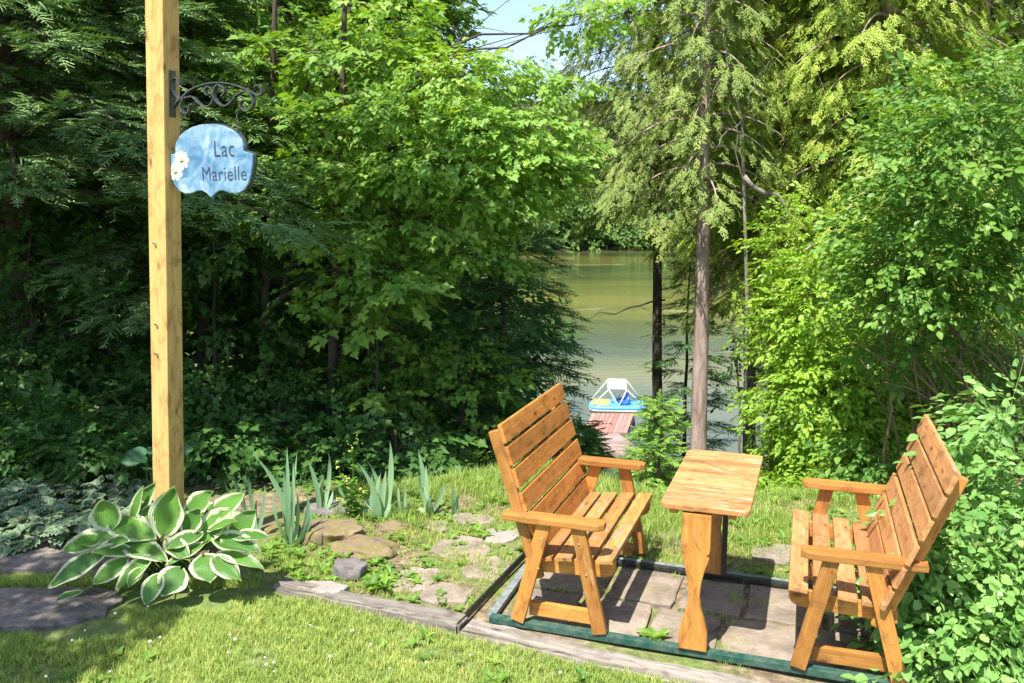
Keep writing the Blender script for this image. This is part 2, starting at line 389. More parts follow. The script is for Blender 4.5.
# ------------------------------------------------------------------ terrain height
WATER = -6.6
def sstep(x, a, b):
    t = np.clip((x-a)/(b-a), 0, 1); return t*t*(3-2*t)
def hgt(x, y):
    x = np.asarray(x, dtype=float); y = np.asarray(y, dtype=float)
    e = 7.0+.2*np.sin(x*.9)+.12*np.sin(x*2.7+1)                  # lip of the bank
    e = e+.9*sstep(-x, 1.5, 5)-.75*sstep(x, .4, 1.3)
    d = np.maximum(y-e, 0)
    z = -.06-.52*np.minimum(d, 3.2)*sstep(d, -.35, .5)-.25*np.maximum(d-3.2, 0)
    z = np.maximum(z, -9.0)
    z = z+np.where(d > 0, .06*np.sin(x*1.7+y)*np.minimum(d, 1), 0)
    z += .012*np.sin(x*5.1+.4)*np.sin(y*4.3+1.1)
    shore = 150+8*np.sin(x*.03)+5*np.sin(x*.011+1)
    z = np.where(y > shore-12, -9+ (y-(shore-12))*.22, z)
    z = np.where(y > shore+20, -9+32*.22+np.minimum((y-shore-20)*.5, 31), z)
    # shores on both flanks close the lake
    z = np.maximum(z, -9+np.maximum(np.abs(x)-85, 0)*.2*(y > 20))
    return np.minimum(z, 40)
def gz(x, y): return float(hgt(x, y))

LAWN_EDGE = lambda u: -.1 - .075*max(u, -1.2)*(1 if u > 0 else .6)   # front of the old timbers in v
def lawn_mask(x, y):
    u, v = (x-O.x)*Ux+(y-O.y)*Uy, (x-O.x)*Vx+(y-O.y)*Vy
    return (v < -.12-.1*np.maximum(u, 0)).astype(float)
def terrain():
    def axis(a, b, fine_a, fine_b, step, grow):
        xs = list(np.arange(fine_a, fine_b+1e-6, step)); s = step
        x = fine_b
        while x < b: s *= grow; x += s; xs.append(x)
        x = fine_a; s = step
        while x > a: s *= grow; x -= s; xs.insert(0, x)
        return np.array(xs)
    xs = axis(-700, 700, -6, 6, .12, 1.12); ys = axis(-200, 900, 1.5, 14, .12, 1.09)
    X, Y = np.meshgrid(xs, ys); Z = hgt(X, Y)
    V = np.stack([X, Y, Z], -1).reshape(-1, 3); nx, ny = len(xs), len(ys)
    i = np.arange(nx*ny).reshape(ny, nx)
    Fq = np.stack([i[:-1, :-1], i[:-1, 1:], i[1:, 1:], i[1:, :-1]], -1).reshape(-1, 4)
    lm = lawn_mask(X, Y).ravel()*.8
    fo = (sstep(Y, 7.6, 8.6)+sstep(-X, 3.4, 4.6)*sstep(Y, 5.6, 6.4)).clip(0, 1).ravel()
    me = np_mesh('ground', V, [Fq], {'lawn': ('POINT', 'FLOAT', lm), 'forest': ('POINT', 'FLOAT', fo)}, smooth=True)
    tag(link('ground', me, M['ground']), kind='structure')
terrain()
def lake():
    xs = np.linspace(-260, 260, 60); ys = np.linspace(20, 200, 60); X, Y = np.meshgrid(xs, ys)
    V = np.stack([X, Y, np.full_like(X, WATER)], -1).reshape(-1, 3); i = np.arange(3600).reshape(60, 60)
    Fq = np.stack([i[:-1, :-1], i[:-1, 1:], i[1:, 1:], i[1:, :-1]], -1).reshape(-1, 4)
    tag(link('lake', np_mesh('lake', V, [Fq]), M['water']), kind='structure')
lake()

# ------------------------------------------------------------------ leaf templates
class Tpl:
    def __init__(s): s.V = []; s.F = {}; s.lr = {}; s.ed = []; s.lp = []
    def leaf(s, kind, base, d, n, size, r=None):
        d = Vector(d).normalized(); n = Vector(n); n = (n-d*n.dot(d)).normalized(); x = d.cross(n)
        base = Vector(base); i0 = len(s.V); r = random.random() if r is None else r
        vv, ff, ee = LEAF[kind]
        for k, (a, b, c) in enumerate(vv): s.V.append(tuple(base+(x*a+d*b+n*c)*size)); s.ed.append(ee[k]); s.lp.append((a, b, abs(a)+b*.8))
        for f in ff: s.F.setdefault(len(f), []).append([i0+q for q in f]); s.lr.setdefault(len(f), []).append(r)
    def strip(s, p0, p1, n, w_, r=None, taper=.35):
        p0, p1 = Vector(p0), Vector(p1); d = (p1-p0).normalized(); x = d.cross(Vector(n)).normalized()*w_/2
        i0 = len(s.V); r = random.random() if r is None else r
        for q in (p0-x, p0+x, p1+x*taper, p1-x*taper): s.V.append(tuple(q)); s.ed.append(0); s.lp.append((0, 0, 0))
        s.F.setdefault(4, []).append([i0, i0+1, i0+2, i0+3]); s.lr.setdefault(4, []).append(r)
    def arrays(s):
        return (np.array(s.V, dtype=np.float32), {k: np.array(v, dtype=np.int32) for k, v in s.F.items()},
                {k: np.array(v, dtype=np.float32) for k, v in s.lr.items()}, np.array(s.ed, dtype=np.float32), np.array(s.lp, dtype=np.float32))
def _maple():
    R = [(0, 0), (.10, .12), (.34, .06), (.28, .22), (.50, .44), (.30, .44), (.27, .56), (.16, .60), (.13, .78), (0, 1.0)]
    V = [(x, y, .10*abs(x)*1.2-.12*y*y) for x, y in R]; n = len(R)
    V += [(-x, y, .10*abs(x)*1.2-.12*y*y) for x, y in R[1:-1]]
    right = list(range(n)); left = [0]+[n+i for i in range(n-2)]+[n-1]
    return V, [right, left[::-1]], [1]*len(V)
def _oval(wd=.3, curl=.1, mid=.45):
    V = [(0, 0, 0), (wd*.75, mid*.5, .06), (wd, mid, .07), (wd*.62, .78, .0), (0, 1, -curl), (-wd*.62, .78, .0), (-wd, mid, .07), (-wd*.75, mid*.5, .06), (0, .5, -.02)]
    return V, [[0, 1, 2, 8], [8, 2, 3, 4], [0, 8, 6, 7], [8, 4, 5, 6]], [1, 1, 1, 1, 1, 1, 1, 1, 0]
def _quad():
    return [(0, 0, 0), (.3, .4, .05), (0, 1, -.1), (-.3, .4, .05)], [[0, 1, 2], [0, 2, 3]], [1, 1, 1, 1]
LEAF = {'maple': _maple(), 'oval': _oval(), 'round': _oval(.38, .06, .42), 'narrow': _oval(.2, .15, .4), 'quad': _quad()}

def tpl_twig(kind, nleaf, length, size, flat=.35, rise=.0):
    """a side twig along +Y carrying alternating leaves"""
    t = Tpl()
    for i in range(nleaf):
        f = (i+.6)/nleaf; side = 1 if i % 2 else -1
        p = Vector((random.gauss(0, .02)*length, f*length, random.gauss(0, .05)*length-.06*f*f*length))
        a = side*random.uniform(.5, 1.15)*(1-.55*f)
        d = Vector((math.sin(a), math.cos(a), random.uniform(-.45, .05)+rise))
        n = Vector((random.gauss(0, flat), random.gauss(0, flat), 1))
        p2 = p+d.normalized()*size*.25
        t.leaf(kind, p2, d, n, size*random.uniform(.5, 1.25))
    t.strip((0, -.25*length, 0), (0, length, -.05*length), (0, 0, 1), .006, 0)
    return t.arrays()
def tpl_needles(length, nt_, w_, side_len, droop=.25, fan=1.0, cross=False, rnd3=.15):
    """flat needle-clad spray: axis plus side twigs"""
    t = Tpl()
    for i in range(nt_):
        f = (i+.3)/nt_
        base = Vector((0, f*length, -droop*f*f*length))
        for side in (-1, 1):
            a = side*random.uniform(.6, .95)*fan; L = side_len*(1-.75*f)*random.uniform(.75, 1.2)
            d = Vector((math.sin(a), math.cos(a), random.gauss(-.12, rnd3))).normalized()
            e = base+d*L; r = min(1, max(0, .15+.7*f+random.gauss(0, .15)))
            t.strip(base, e, (random.gauss(0, .3), random.gauss(0, .3), 1), w_, r, .5)
            if cross: t.strip(base, e, (math.cos(a), -math.sin(a), .25), w_*.8, r, .5)
    t.strip((0, 0, 0), (0, length*1.08, -droop*length), (0, 0, 1), w_, .8, .4)
    if cross: t.strip((0, 0, 0), (0, length*1.08, -droop*length), (1, 0, 0), w_, .8, .4)
    return t.arrays()
def tpl_cedar(length, n1, w_):
    """branching flat cedar fan"""
    t = Tpl()
    for i in range(n1):
        f = (i+.5)/n1; base = Vector((0, f*length, -.15*f*f*length))
        for side in (-1, 1):
            a = side*random.uniform(.45, .8); L = length*.5*(1-.6*f)*random.uniform(.7, 1.15)
            d = Vector((math.sin(a), math.cos(a), random.gauss(-.1, .12))).normalized(); e = base+d*L; r = random.random()
            t.strip(base, e, (random.gauss(0, .25), random.gauss(0, .25), 1), w_, r, .6)
            for k in (.35, .7):
                q = base.lerp(e, k); a2 = a+random.choice((-1, 1))*random.uniform(.5, .8)
                d2 = Vector((math.sin(a2), math.cos(a2), random.gauss(-.15, .15))).normalized()
                t.strip(q, q+d2*L*.4, (random.gauss(0, .3), random.gauss(0, .3), 1), w_, r, .6)
    t.strip((0, 0, 0), (0, length, -.15*length), (0, 0, 1), w_, .5, .5)
    return t.arrays()

def norm(a): return a/np.maximum(np.linalg.norm(a, axis=1, keepdims=True), 1e-9)
def scatter_mesh(name, tpls, Pn, D, Nn, S, mat, parent=None, rvar=.35, edge=False, rbias=None):
    Pn, D, Nn, S = map(lambda a: np.asarray(a, dtype=np.float32), (Pn, D, Nn, S))
    D = norm(D); Nn = norm(Nn-D*np.sum(D*Nn, 1, keepdims=True)); X = np.cross(D, Nn)
    B = np.stack([X, D, Nn], 1)*S[:, None, None]                     # rows
    which = RNG.integers(0, len(tpls), len(Pn)); Vs, Fs, Rs, Es, Ls = [], {}, {}, [], []; off = 0
    for k, (tv, tf, tr, te, tl) in enumerate(tpls):
        idx = np.where(which == k)[0]
        if not len(idx): continue
        V = np.einsum('vj,njk->nvk', tv, B[idx])+Pn[idx][:, None, :]; nv = len(tv)
        Vs.append(V.reshape(-1, 3))
        if edge: Es.append(np.tile(te, len(idx))); Ls.append(np.tile(tl, (len(idx), 1)))
        o_ = off+np.arange(len(idx))*nv
        rr = RNG.normal(0, rvar, len(idx))+(0 if rbias is None else rbias[idx])
        for s_, f in tf.items():
            Fs.setdefault(s_, []).append((f[None]+o_[:, None, None]).reshape(-1, s_))
            Rs.setdefault(s_, []).append(np.clip(tr[s_][None]*.55+.22+rr[:, None]*.6, 0, 1).ravel())
        off += nv*len(idx)
    ks = sorted(Fs); fl = [np.concatenate(Fs[k]) for k in ks]; rn = np.concatenate([np.concatenate(Rs[k]) for k in ks])
    at_ = {'rnd': ('FACE', 'FLOAT', rn)}
    if edge: at_['edge'] = ('POINT', 'FLOAT', np.concatenate(Es)); at_['lp'] = ('POINT', 'FLOAT_VECTOR', np.concatenate(Ls))
    return link(name, np_mesh(name, np.concatenate(Vs), fl, at_), mat, parent)

TW = {
 'maple': [tpl_twig('maple', 7, .34, .12) for _ in range(5)],
 'maple_small': [tpl_twig('maple', 8, .26, .085) for _ in range(5)],
 'leafy': [tpl_twig('oval', 14, .33, .068, .5) for _ in range(6)],
 'shrub': [tpl_twig('oval', 13, .32, .068, .5) for _ in range(6)],
 'near': [tpl_twig('round', 9, .30, .066, .5, .12) for _ in range(3)]+[tpl_twig('oval', 11, .30, .072, .6, .1) for _ in range(4)],
 'far': [tpl_twig('quad', 12, 1.0, .45, .9) for _ in range(4)],
 'mid': [tpl_twig('quad', 12, .5, .17, .7) for _ in range(4)],
 'spruce': [tpl_needles(.34, 9, .015, .15, .18) for _ in range(6)],
 'fir': [tpl_needles(.34, 8, .016, .14, .1) for _ in range(4)],
 'fir_small': [tpl_needles(.16, 7, .012, .07, -.1, 1, True) for _ in range(4)],
 'cedar': [tpl_cedar(.155, 4, .0105) for _ in range(8)],
}

# ------------------------------------------------------------------ trees
def blob_pts(c, r, n, shell=.55):
    """points in an ellipsoid, denser outside; returns positions and outward dirs"""
    d = norm(RNG.normal(size=(n, 3))); t = RNG.random(n)**(1/3.); t = np.where(RNG.random(n) < shell, .75+.3*RNG.random(n), t)
    return np.array(c)+d*t[:, None]*np.array(r), d
def broadleaf(name, label, cat, base, top, blobs, kind, mat, bark, trunk_r=.08, density=1.0, size=1.0, group=None, trunk_bend=(0, 0, 0), limbs=True, per=None, extra_trunk=None, flat=.55):
    """blobs: list of (centre, radii, n twigs). trunk base->top; a limb to every blob"""
    base, top = Vector(base), Vector(top)
    t = empty(name, base, 0, label, cat, group)
    T = Tubes(); tp = curve_pts(base-Vector((0, 0, .15)), top, trunk_bend, 10, .02)
    T.tube([p-base for p in tp], [trunk_r*(1-.72*i/10)+.004 for i in range(11)], 8)
    PP, DD, NN = [], [], []
    for (c, r, n) in blobs:
        c = Vector(c); n = int(n*density)
        # attach point: trunk point somewhat below the blob
        if limbs:
            k = min(range(len(tp)), key=lambda i: (tp[i]-(c-Vector((0, 0, .45*(c-tp[i]).xy.length)))).length)
            a = tp[k]; L = (c-a).length
            if L > .15:
                lp = curve_pts(a, c, (0, 0, .08*L), 7, .02*L)
                r0 = trunk_r*(1-.72*k/10)*.55+.004
                T.tube([p-base for p in lp], [r0*(1-.8*i/7)+.002 for i in range(8)], 6)
                for _ in range(max(3, n//40)):
                    i = random.randint(2, 7); q, _d = blob_pts(c, [x*.8 for x in r], 1); q = Vector(q[0])
                    T.tube([p-base for p in curve_pts(lp[i], q, (0, 0, .03), 4, .01)], [max(.0025, r0*.3)*(1-.2*j) for j in range(5)], 4)
        p, d = blob_pts(c, r, n); PP.append(p)
        axis = np.array(c-tp[min(len(tp)-1, 6)]); axis = axis/max(np.linalg.norm(axis), .01)
        out = d*.9+RNG.normal(0, .45, (n, 3))+axis*.35; out[:, 2] = out[:, 2]*.35-.22
        nn = d*.5+RNG.normal(0, .35, (n, 3)); nn[:, 2] = np.abs(nn[:, 2])*.3+flat+.35
        DD.append(out); NN.append(nn)
    PP, DD, NN = np.concatenate(PP), np.concatenate(DD), np.concatenate(NN)
    T.build('trunk', bark, t)
    S = size*RNG.uniform(.75, 1.2, len(PP))
    scatter_mesh('crown', TW[kind], PP-np.array(base), DD, NN, S, mat, t)
    return t
def conifer(name, label, cat, base, h, r0, z0, nl, kind, mat, bark, trunk_r, size=1.0, droop=.25, rise=.25, group=None, step=.13, azlim=None, top_r=.03, density=1.0, power=.8, lean=(0, 0), hang=0.0, sidespread=.28, dead=0):
    base = Vector(base); t = empty(name, base, 0, label, cat, group); T = Tubes()
    top = base+Vector((lean[0], lean[1], h)); tp = curve_pts(Vector((0, 0, -.2)), top-base, (0, 0, 0), 10, .012)
    T.tube(tp, [trunk_r*(1-i/10.)**.8+.006 for i in range(11)], 9)
    PP, DD, NN = [], [], []
    for i in range(nl):
        f = (i+random.random())/nl; z = z0+(h-z0)*f; az = i*2.39996+random.uniform(-.3, .3)
        if azlim is not None:
            az = random.uniform(*azlim)
        L = (r0*(1-f)**power+top_r)*random.uniform(.72, 1.12)
        d = Vector((math.cos(az), math.sin(az), 0)); n = max(2, int(L/step))
        c = Vector((lean[0]*z/h, lean[1]*z/h, z)); pts = []
        for j in range(n+1):
            s = j/n; pts.append(c+d*(L*s)+Vector((0, 0, L*(rise*s-(droop+rise*.4)*s*s*1.2))))
        T.tube(pts, [max(.003, trunk_r*.22*(1-f*.6)*(1-.85*j/n)) for j in range(n+1)], 5, False)
        side = Vector((-d.y, d.x, 0))
        for j in range(1, n+1):
            s = j/n
            if s < .18: continue
            for _ in range(max(1, int(density*2))):
                for sd in (-1, 1):
                    off = L*sidespread*(1.15-s)*random.random()
                    p = pts[j]+side*sd*off+Vector((random.gauss(0, .03), random.gauss(0, .03), random.gauss(0, .03)-hang*random.random()*.3))
                    dd = d*random.uniform(.5, 1.1)+side*sd*random.uniform(.1, .9)+Vector((0, 0, random.gauss(-.1, .12)-hang))
                    PP.append(tuple(p)); DD.append(tuple(dd)); NN.append((random.gauss(0, .25)+d.x*hang, random.gauss(0, .25)+d.y*hang, 1))
        PP.append(tuple(pts[-1])); DD.append(tuple(pts[-1]-pts[-2])); NN.append((0, 0, 1))
    for _ in range(dead):
        az = random.uniform(3.4, 6.0); z = random.uniform(max(.5, z0*.5), z0+.3); L = random.uniform(.6, 1.6)
        a = Vector((0, 0, z)); e = a+Vector((math.cos(az)*L, math.sin(az)*L, -.12*L)); pts = curve_pts(a, e, (0, 0, .05), 6, .03)
        T.tube(pts, [.014*(1-.8*k/6)+.002 for k in range(7)], 5)
        for k in range(2, 7):
            q = pts[k]+Vector((random.gauss(0, .2), random.gauss(0, .2), random.gauss(-.02, .1)))
            T.tube(curve_pts(pts[k], q, (0, 0, 0), 3, .02), [.004, .003, .002, .0015], 4)
    for _ in range(4):
        PP.append((lean[0], lean[1], h-.05)); DD.append((random.gauss(0, .15), random.gauss(0, .15), 1)); NN.append((random.gauss(0, 1), random.gauss(0, 1), 0))
    T.build('trunk', bark, t)
    S = size*RNG.uniform(.75, 1.2, len(PP))
    scatter_mesh('crown', TW[kind], np.array(PP), np.array(DD), np.array(NN), S, mat, t)
    return t

# ------------------------------------------------------------------ trees and shrubs
def G(px, Y, dz=-.03):
    """ground point at depth Y under picture column px"""
    x = (px-CX)/F*(Y*cp+1.5*sp+.2); z = gz(x, Y); x = (px-CX)/F*(Y*cp-(z-H)*sp); return Vector((x, Y, gz(x, Y)+dz))
def K(px, py, Y, rx, ry, rz, n): c = atY(px, py, Y); return (tuple(c), (rx, ry, rz), n)

# far forest on the other shore: reads as one mass
def far_woods():
    n = 15000; x = RNG.uniform(-95, 120, n); y = 136+109*RNG.random(n)**1.25; m = 5000; x[:m] = RNG.uniform(-25, 75, m); y[:m] = 150+8*np.sin(x[:m]*.03)+5*np.sin(x[:m]*.011+1)-2.2+RNG.uniform(0, 14, m); z = hgt(x, y); top = 5+4*RNG.random(n)+3*np.sin(x*.21)+2*np.sin(x*.57+y)
    k = z > WATER-.25; x, y, z, top = x[k], y[k], z[k], top[k]; n = len(x)
    z = z+.3+top*RNG.random(n)**.6; d = RNG.normal(size=(n, 3)); d[:, 2] = -.3*np.abs(d[:, 2]); nn = RNG.normal(0, .5, (n, 3)); nn[:, 2] = 1; nn[:, 1] -= .5
    o = scatter_mesh('far_woods', TW['far'], np.stack([x, y, z], 1), d, nn, RNG.uniform(1.4, 2.6, n), M['far']); tag(o, 'sunlit wooded hillside on the far shore of the lake', 'woods', kind='stuff')
far_woods()

# tall deciduous trees behind, left
fg = 'tall broadleaf trees behind the garden'
def crown_at(px, py, Y, R_, n, k=9, flat=.6):
    c = atY(px, py, Y); out = []
    for i in range(k):
        d = norm(RNG.normal(size=(1, 3)))[0]; q = Vector(c)+Vector((d[0]*R_*.62, d[1]*R_*.5, d[2]*R_*.75)); r = R_*random.uniform(.38, .6); out.append((tuple(q), (r, r, r*flat), n//k))
    return out
b = G(285, 13); broadleaf('maple_tree', 'tall maple with a slim dark trunk directly behind the hanging sign', 'tree', b, atY(290, -120, 13), crown_at(265, -20, 13, 3.0, 1500, 12)+crown_at(330, 90, 12.6, 1.7, 600, 6)+crown_at(230, 120, 12.8, 1.5, 450, 5), 'maple', M['maple'], M['bark_dark'], .13, 1.3, 1.0, fg)
b = G(395, 14.5); broadleaf('maple_tree', 'tall maple rising behind the bright young maple, left of the gap of sky', 'tree', b, atY(380, -140, 14.5), crown_at(350, -70, 14.5, 1.8, 800, 8)+crown_at(370, 60, 14.2, 1.6, 500, 5)+crown_at(430, 170, 14.2, 1.3, 380, 4), 'maple', M['maple'], M['bark_dark'], .12, 1.3, 1.0, fg)
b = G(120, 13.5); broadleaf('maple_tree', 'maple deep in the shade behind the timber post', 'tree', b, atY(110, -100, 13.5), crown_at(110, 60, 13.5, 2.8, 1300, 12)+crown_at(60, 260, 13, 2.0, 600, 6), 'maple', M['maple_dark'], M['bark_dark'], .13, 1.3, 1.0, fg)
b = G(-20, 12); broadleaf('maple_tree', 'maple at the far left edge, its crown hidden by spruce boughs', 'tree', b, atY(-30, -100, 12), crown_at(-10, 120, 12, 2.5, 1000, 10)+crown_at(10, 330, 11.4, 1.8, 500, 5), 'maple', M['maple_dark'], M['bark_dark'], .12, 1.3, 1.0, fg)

# understorey maples in shade, left
ug = 'young maples in the shade under the tall trees'
def sapling(px, Y, hgt_px, R_, n, label, mat='maple_dark', rz=.8, kind='maple_small', r_=.03, name='maple_sapling', cat='sapling', group=ug):
    b = G(px, Y); tz = atY(px, hgt_px, Y); k = 7; blobs = []
    for i in range(k):
        f = (i+.6)/k; z = b.z+.25+(tz.z-b.z-.25)*f; a = i*2.4; rr = R_*(.55 if f < .75 else .35)
        blobs.append(((b.x+math.cos(a)*rr, b.y+math.sin(a)*rr*.8, z), (R_*.6, R_*.6, .24*rz), n//k))
    return broadleaf(name, label, cat, b, tz, blobs, kind, M[mat], M['bark_dark'], r_, 1, 1, group)
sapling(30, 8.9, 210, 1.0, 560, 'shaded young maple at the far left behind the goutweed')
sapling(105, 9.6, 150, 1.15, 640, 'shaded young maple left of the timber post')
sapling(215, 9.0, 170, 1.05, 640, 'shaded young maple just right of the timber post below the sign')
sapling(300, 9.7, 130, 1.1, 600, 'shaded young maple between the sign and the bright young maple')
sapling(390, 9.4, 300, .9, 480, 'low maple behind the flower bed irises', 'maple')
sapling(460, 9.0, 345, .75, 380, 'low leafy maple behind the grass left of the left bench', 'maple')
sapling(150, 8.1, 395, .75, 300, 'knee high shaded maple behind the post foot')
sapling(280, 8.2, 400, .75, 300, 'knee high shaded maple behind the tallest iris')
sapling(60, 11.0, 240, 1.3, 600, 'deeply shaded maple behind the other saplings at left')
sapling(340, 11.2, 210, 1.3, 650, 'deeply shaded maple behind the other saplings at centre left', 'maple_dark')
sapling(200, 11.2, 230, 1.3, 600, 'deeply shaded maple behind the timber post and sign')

# spruces upper left
conifer('spruce_tree', 'large spruce whose broad drooping boughs fill the upper left corner', 'tree', G(40, 9.4), 7.4, 4.0, 3.0, 90, 'spruce', M['spruce'], M['bark_dark'], .19, 1.0, .18, .12, 'spruces at left', density=2.2, power=.85, dead=14, sidespread=.42)
conifer('spruce_tree', 'slimmer spruce behind the iron bracket and hanging sign', 'tree', G(215, 10.4), 7.8, 2.4, 2.9, 60, 'spruce', M['spruce'], M['bark_dark'], .13, 1.0, .2, .12, 'spruces at left', density=2.0, power=.8, dead=5, sidespread=.38)

# bright young maple, centre
b = G(322, 9.0)
hero = [K(355, 120, 9.0, .75, .6, .22, 90), K(430, 115, 8.6, .8, .6, .2, 110), K(500, 130, 8.4, .7, .55, .18, 110), K(465, 75, 8.6, .55, .5, .2, 80), K(530, 165, 8.3, .5, .5, .16, 70), K(455, 165, 8.4, .9, .6, .18, 130),
        K(390, 175, 8.5, .7, .5, .18, 90), K(500, 195, 8.4, .65, .5, .15, 80), K(560, 150, 8.5, .35, .4, .14, 30), K(330, 170, 8.6, .5, .5, .18, 60), K(430, 225, 8.6, .8, .5, .16, 80), K(345, 235, 8.5, .55, .45, .18, 55), K(300, 120, 9.2, .6, .5, .2, 70),
        K(370, 60, 9.3, .7, .6, .22, 80), K(385, 15, 9.4, .45, .6, .25, 46), K(320, 50, 9.6, .6, .6, .25, 60), K(560, 85, 8.6, .3, .35, .12, 26), K(575, 25, 8.8, .28, .3, .1, 16), K(600, 8, 8.8, .45, .4, .12, 24), K(380, 275, 8.4, .5, .4, .16, 45), K(475, 255, 8.6, .5, .4, .14, 36)]
hero = [(c, r, int(n*2.1)) for c, r, n in hero]
hl = [q for q in hero if CX+F*q[0][0]/q[0][1] < 385]; hero = [q for q in hero if q not in hl]
b_ = G(262, 9.3); broadleaf('maple_tree', 'mid green maple between the hanging sign and the yellow green young maple', 'tree', b_, atY(275, -60, 9.4), hl+[K(265, 60, 9.6, .5, .5, .22, 110), K(250, 165, 9.5, .5, .5, .18, 80), K(290, 215, 9.0, .6, .5, .16, 90), K(330, 290, 8.6, .4, .4, .12, 50)], 'maple', M['maple'], M['bark_dark'], .06, .62, .85, None, flat=.6)
broadleaf('maple_tree', 'bright yellow green young maple with arching dark limb in the middle', 'tree', b, atY(345, -60, 9.1), hero, 'maple_small', M['maple_bright'], M['bark_dark'], .06, 1, .86, None, (.05, 0, 0), flat=.75)
# cluster of larger leaves lit in front of the shade
b = G(352, 8.3); broadleaf('maple_sapling', 'young maple with a lit cluster of large pale leaves above the iris bed', 'sapling', b, atY(388, 280, 8.0), [K(392, 285, 7.9, .32, .3, .14, 34), K(350, 320, 8.0, .3, .3, .14, 22), K(372, 390, 8.0, .16, .16, .08, 8)], 'maple', M['maple'], M['bark_dark'], .018, 1, .9, ug)

# hemlock at the bank
conifer('hemlock_tree', 'dark feathery hemlock on the bank behind the left bench', 'tree', G(502, 10.2), 3.9+.6, 1.25, .5, 70, 'fir', M['fir'], M['bark_dark'], .045, 1.0, .1, .3, 'dark evergreens on the bank', density=1.3, power=.6, step=.12)
conifer('hemlock_tree', 'low hemlock crowded against the first behind the left bench back', 'tree', G(452, 9.7), 2.9, 1.05, .4, 46, 'fir', M['fir'], M['bark_dark'], .035, 1.0, .1, .3, 'dark evergreens on the bank', density=1.3, power=.7, step=.12)
conifer('hemlock_tree', 'tall thin hemlock between the two cedar trunks over the water', 'tree', G(682, 13.2), 3.3+.9, .75, .4, 46, 'fir', M['fir'], M['bark_dark'], .035, 1.0, .1, .25, 'dark evergreens on the bank', density=1, power=.8, step=.14)
conifer('hemlock_tree', 'small hemlock just left of the dark cedar trunk low on the bank', 'tree', G(645, 12.2), 1.3, .5, .2, 24, 'fir', M['fir'], M['bark_dark'], .03, 1.0, .1, .25, 'dark evergreens on the bank', density=1, power=.8, step=.14)
fb = G(658, 7.7); ft = atY(658, 402, 7.7)
conifer('fir_sapling', 'little bright green fir beside the light cedar trunk behind the left bench', 'sapling', fb, ft.z-fb.z, .3, .1, 44, 'fir_small', M['fir_bright'], M['bark_brown'], .014, .85, -.05, .45, None, density=1.0, sidespread=.12, step=.07, power=.9, top_r=.05)
fb = G(578, 9.4); ft = atY(578, 436, 9.4)
conifer('fir_sapling', 'small fir partly hidden behind the left bench armrest', 'sapling', fb, ft.z-fb.z+.1, .4, .1, 40, 'fir_small', M['fir_mid'], M['bark_brown'], .016, 1.1, -.05, .35, None, density=1.5, step=.07, power=.9, top_r=.05)

# cedars
def cedar(label, px0, px1, Y, r, z0, hh, R_, nl, mat, dens=1.0, hang=.8, name='cedar_tree', power=.35, bark='bark_cedar', group='cedars on the bank', **kw):
    r0_ = random.random()
    b = G(px0, Y); tz = atY(px1, 0, Y); lean = ((tz.x-b.x)*hh/(tz.z-b.z), 0)
    return conifer(name, label, 'tree', b, hh, R_, z0, nl, 'cedar', mat, M[bark], r, 1.0, .35, .25, group, density=dens, power=power, lean=lean, hang=hang, step=.11, sidespread=.4, **kw)
cedar('cedar with light reddish trunk standing directly behind the table', 699, 706, 9.6, .098, 3.9, 9.5, .85, 90, M['cedar'], 1.6)
cedar('cedar with thin dark trunk over the water, left of the light trunked one', 659, 657, 13.2, .085, 4.9, 12, 1.9, 130, M['cedar'], 2.2, dead=3, bark='bark_dark')
cedar('cedar with pale crown filling the space beside the light trunk', 752, 748, 12.6, .1, 4.2, 12, 1.3, 110, M['cedar_bright'], 3.0)
cedar('cedar with a bright full crown right of the light trunk', 815, 800, 10.9, .12, 3.3, 11, 1.5, 170, M['cedar_bright'], 3.2, dead=2)
cedar('cedar with dense yellow green crown behind the right bush', 880, 890, 10.0, .13, 2.2, 11, 1.5, 140, M['cedar_bright'], 3.2)
cedar('cedar behind the two bright ones, its crown seen between them', 850, 845, 12.6, .12, 2.5, 12, 1.6, 130, M['cedar_bright'], 2.6)
cedar('cedar with feathery crown just right of the thin leafless birch stem', 790, 786, 11.9, .11, 4.0, 12, 1.35, 130, M['cedar_bright'], 2.6)
cedar('cedar in the back, filling the upper right corner', 985, 985, 11.8, .13, 1.0, 11, 1.7, 130, M['cedar'], 2.4)
cedar('cedar farther down the bank seen between the brighter cedars', 775, 770, 15.5, .1, 4.2, 11.5, 1.3, 80, M['cedar'], 2.4)
# dead bent branch
def dead_branch():
    b = G(752, 9.5); t = empty('dead_birch', b, 0, 'thin leafless grey white birch stem with one bent limb against the cedars', 'tree'); T = Tubes()
    t1 = [atY(x, y, 9.3)-b for x, y in ((745, 470), (747, 300), (744, 185), (742, 120), (728, 70), (722, 20))]; T.tube(t1, [.022, .02, .018, .015, .01, .005], 7)
    T.build('trunk', M['bark_grey'], t)
    T = Tubes(); t2 = [atY(x, y, 9.1)-b for x, y in ((744, 176), (752, 186), (764, 193), (778, 195), (785, 205), (788, 222))]; T.tube(t2, [.028, .026, .024, .022, .018, .012], 7); T.build('bent_limb', M['bark_grey'], t)
    T = Tubes()
    for a, b_ in (((728, 70), (700, 120)), ((742, 120), (770, 60)), ((742, 120), (715, 150)), ((747, 250), (785, 215)), ((744, 185), (728, 100)), ((785, 205), (800, 240))):
        T.tube(curve_pts(atY(*a, 9.2)-b, atY(*b_, 9.1)-b, (0, 0, .05), 6, .02), [.008, .007, .006, .005, .004, .003, .002], 5)
    T.build('twigs', M['bark_grey'], t)
dead_branch()
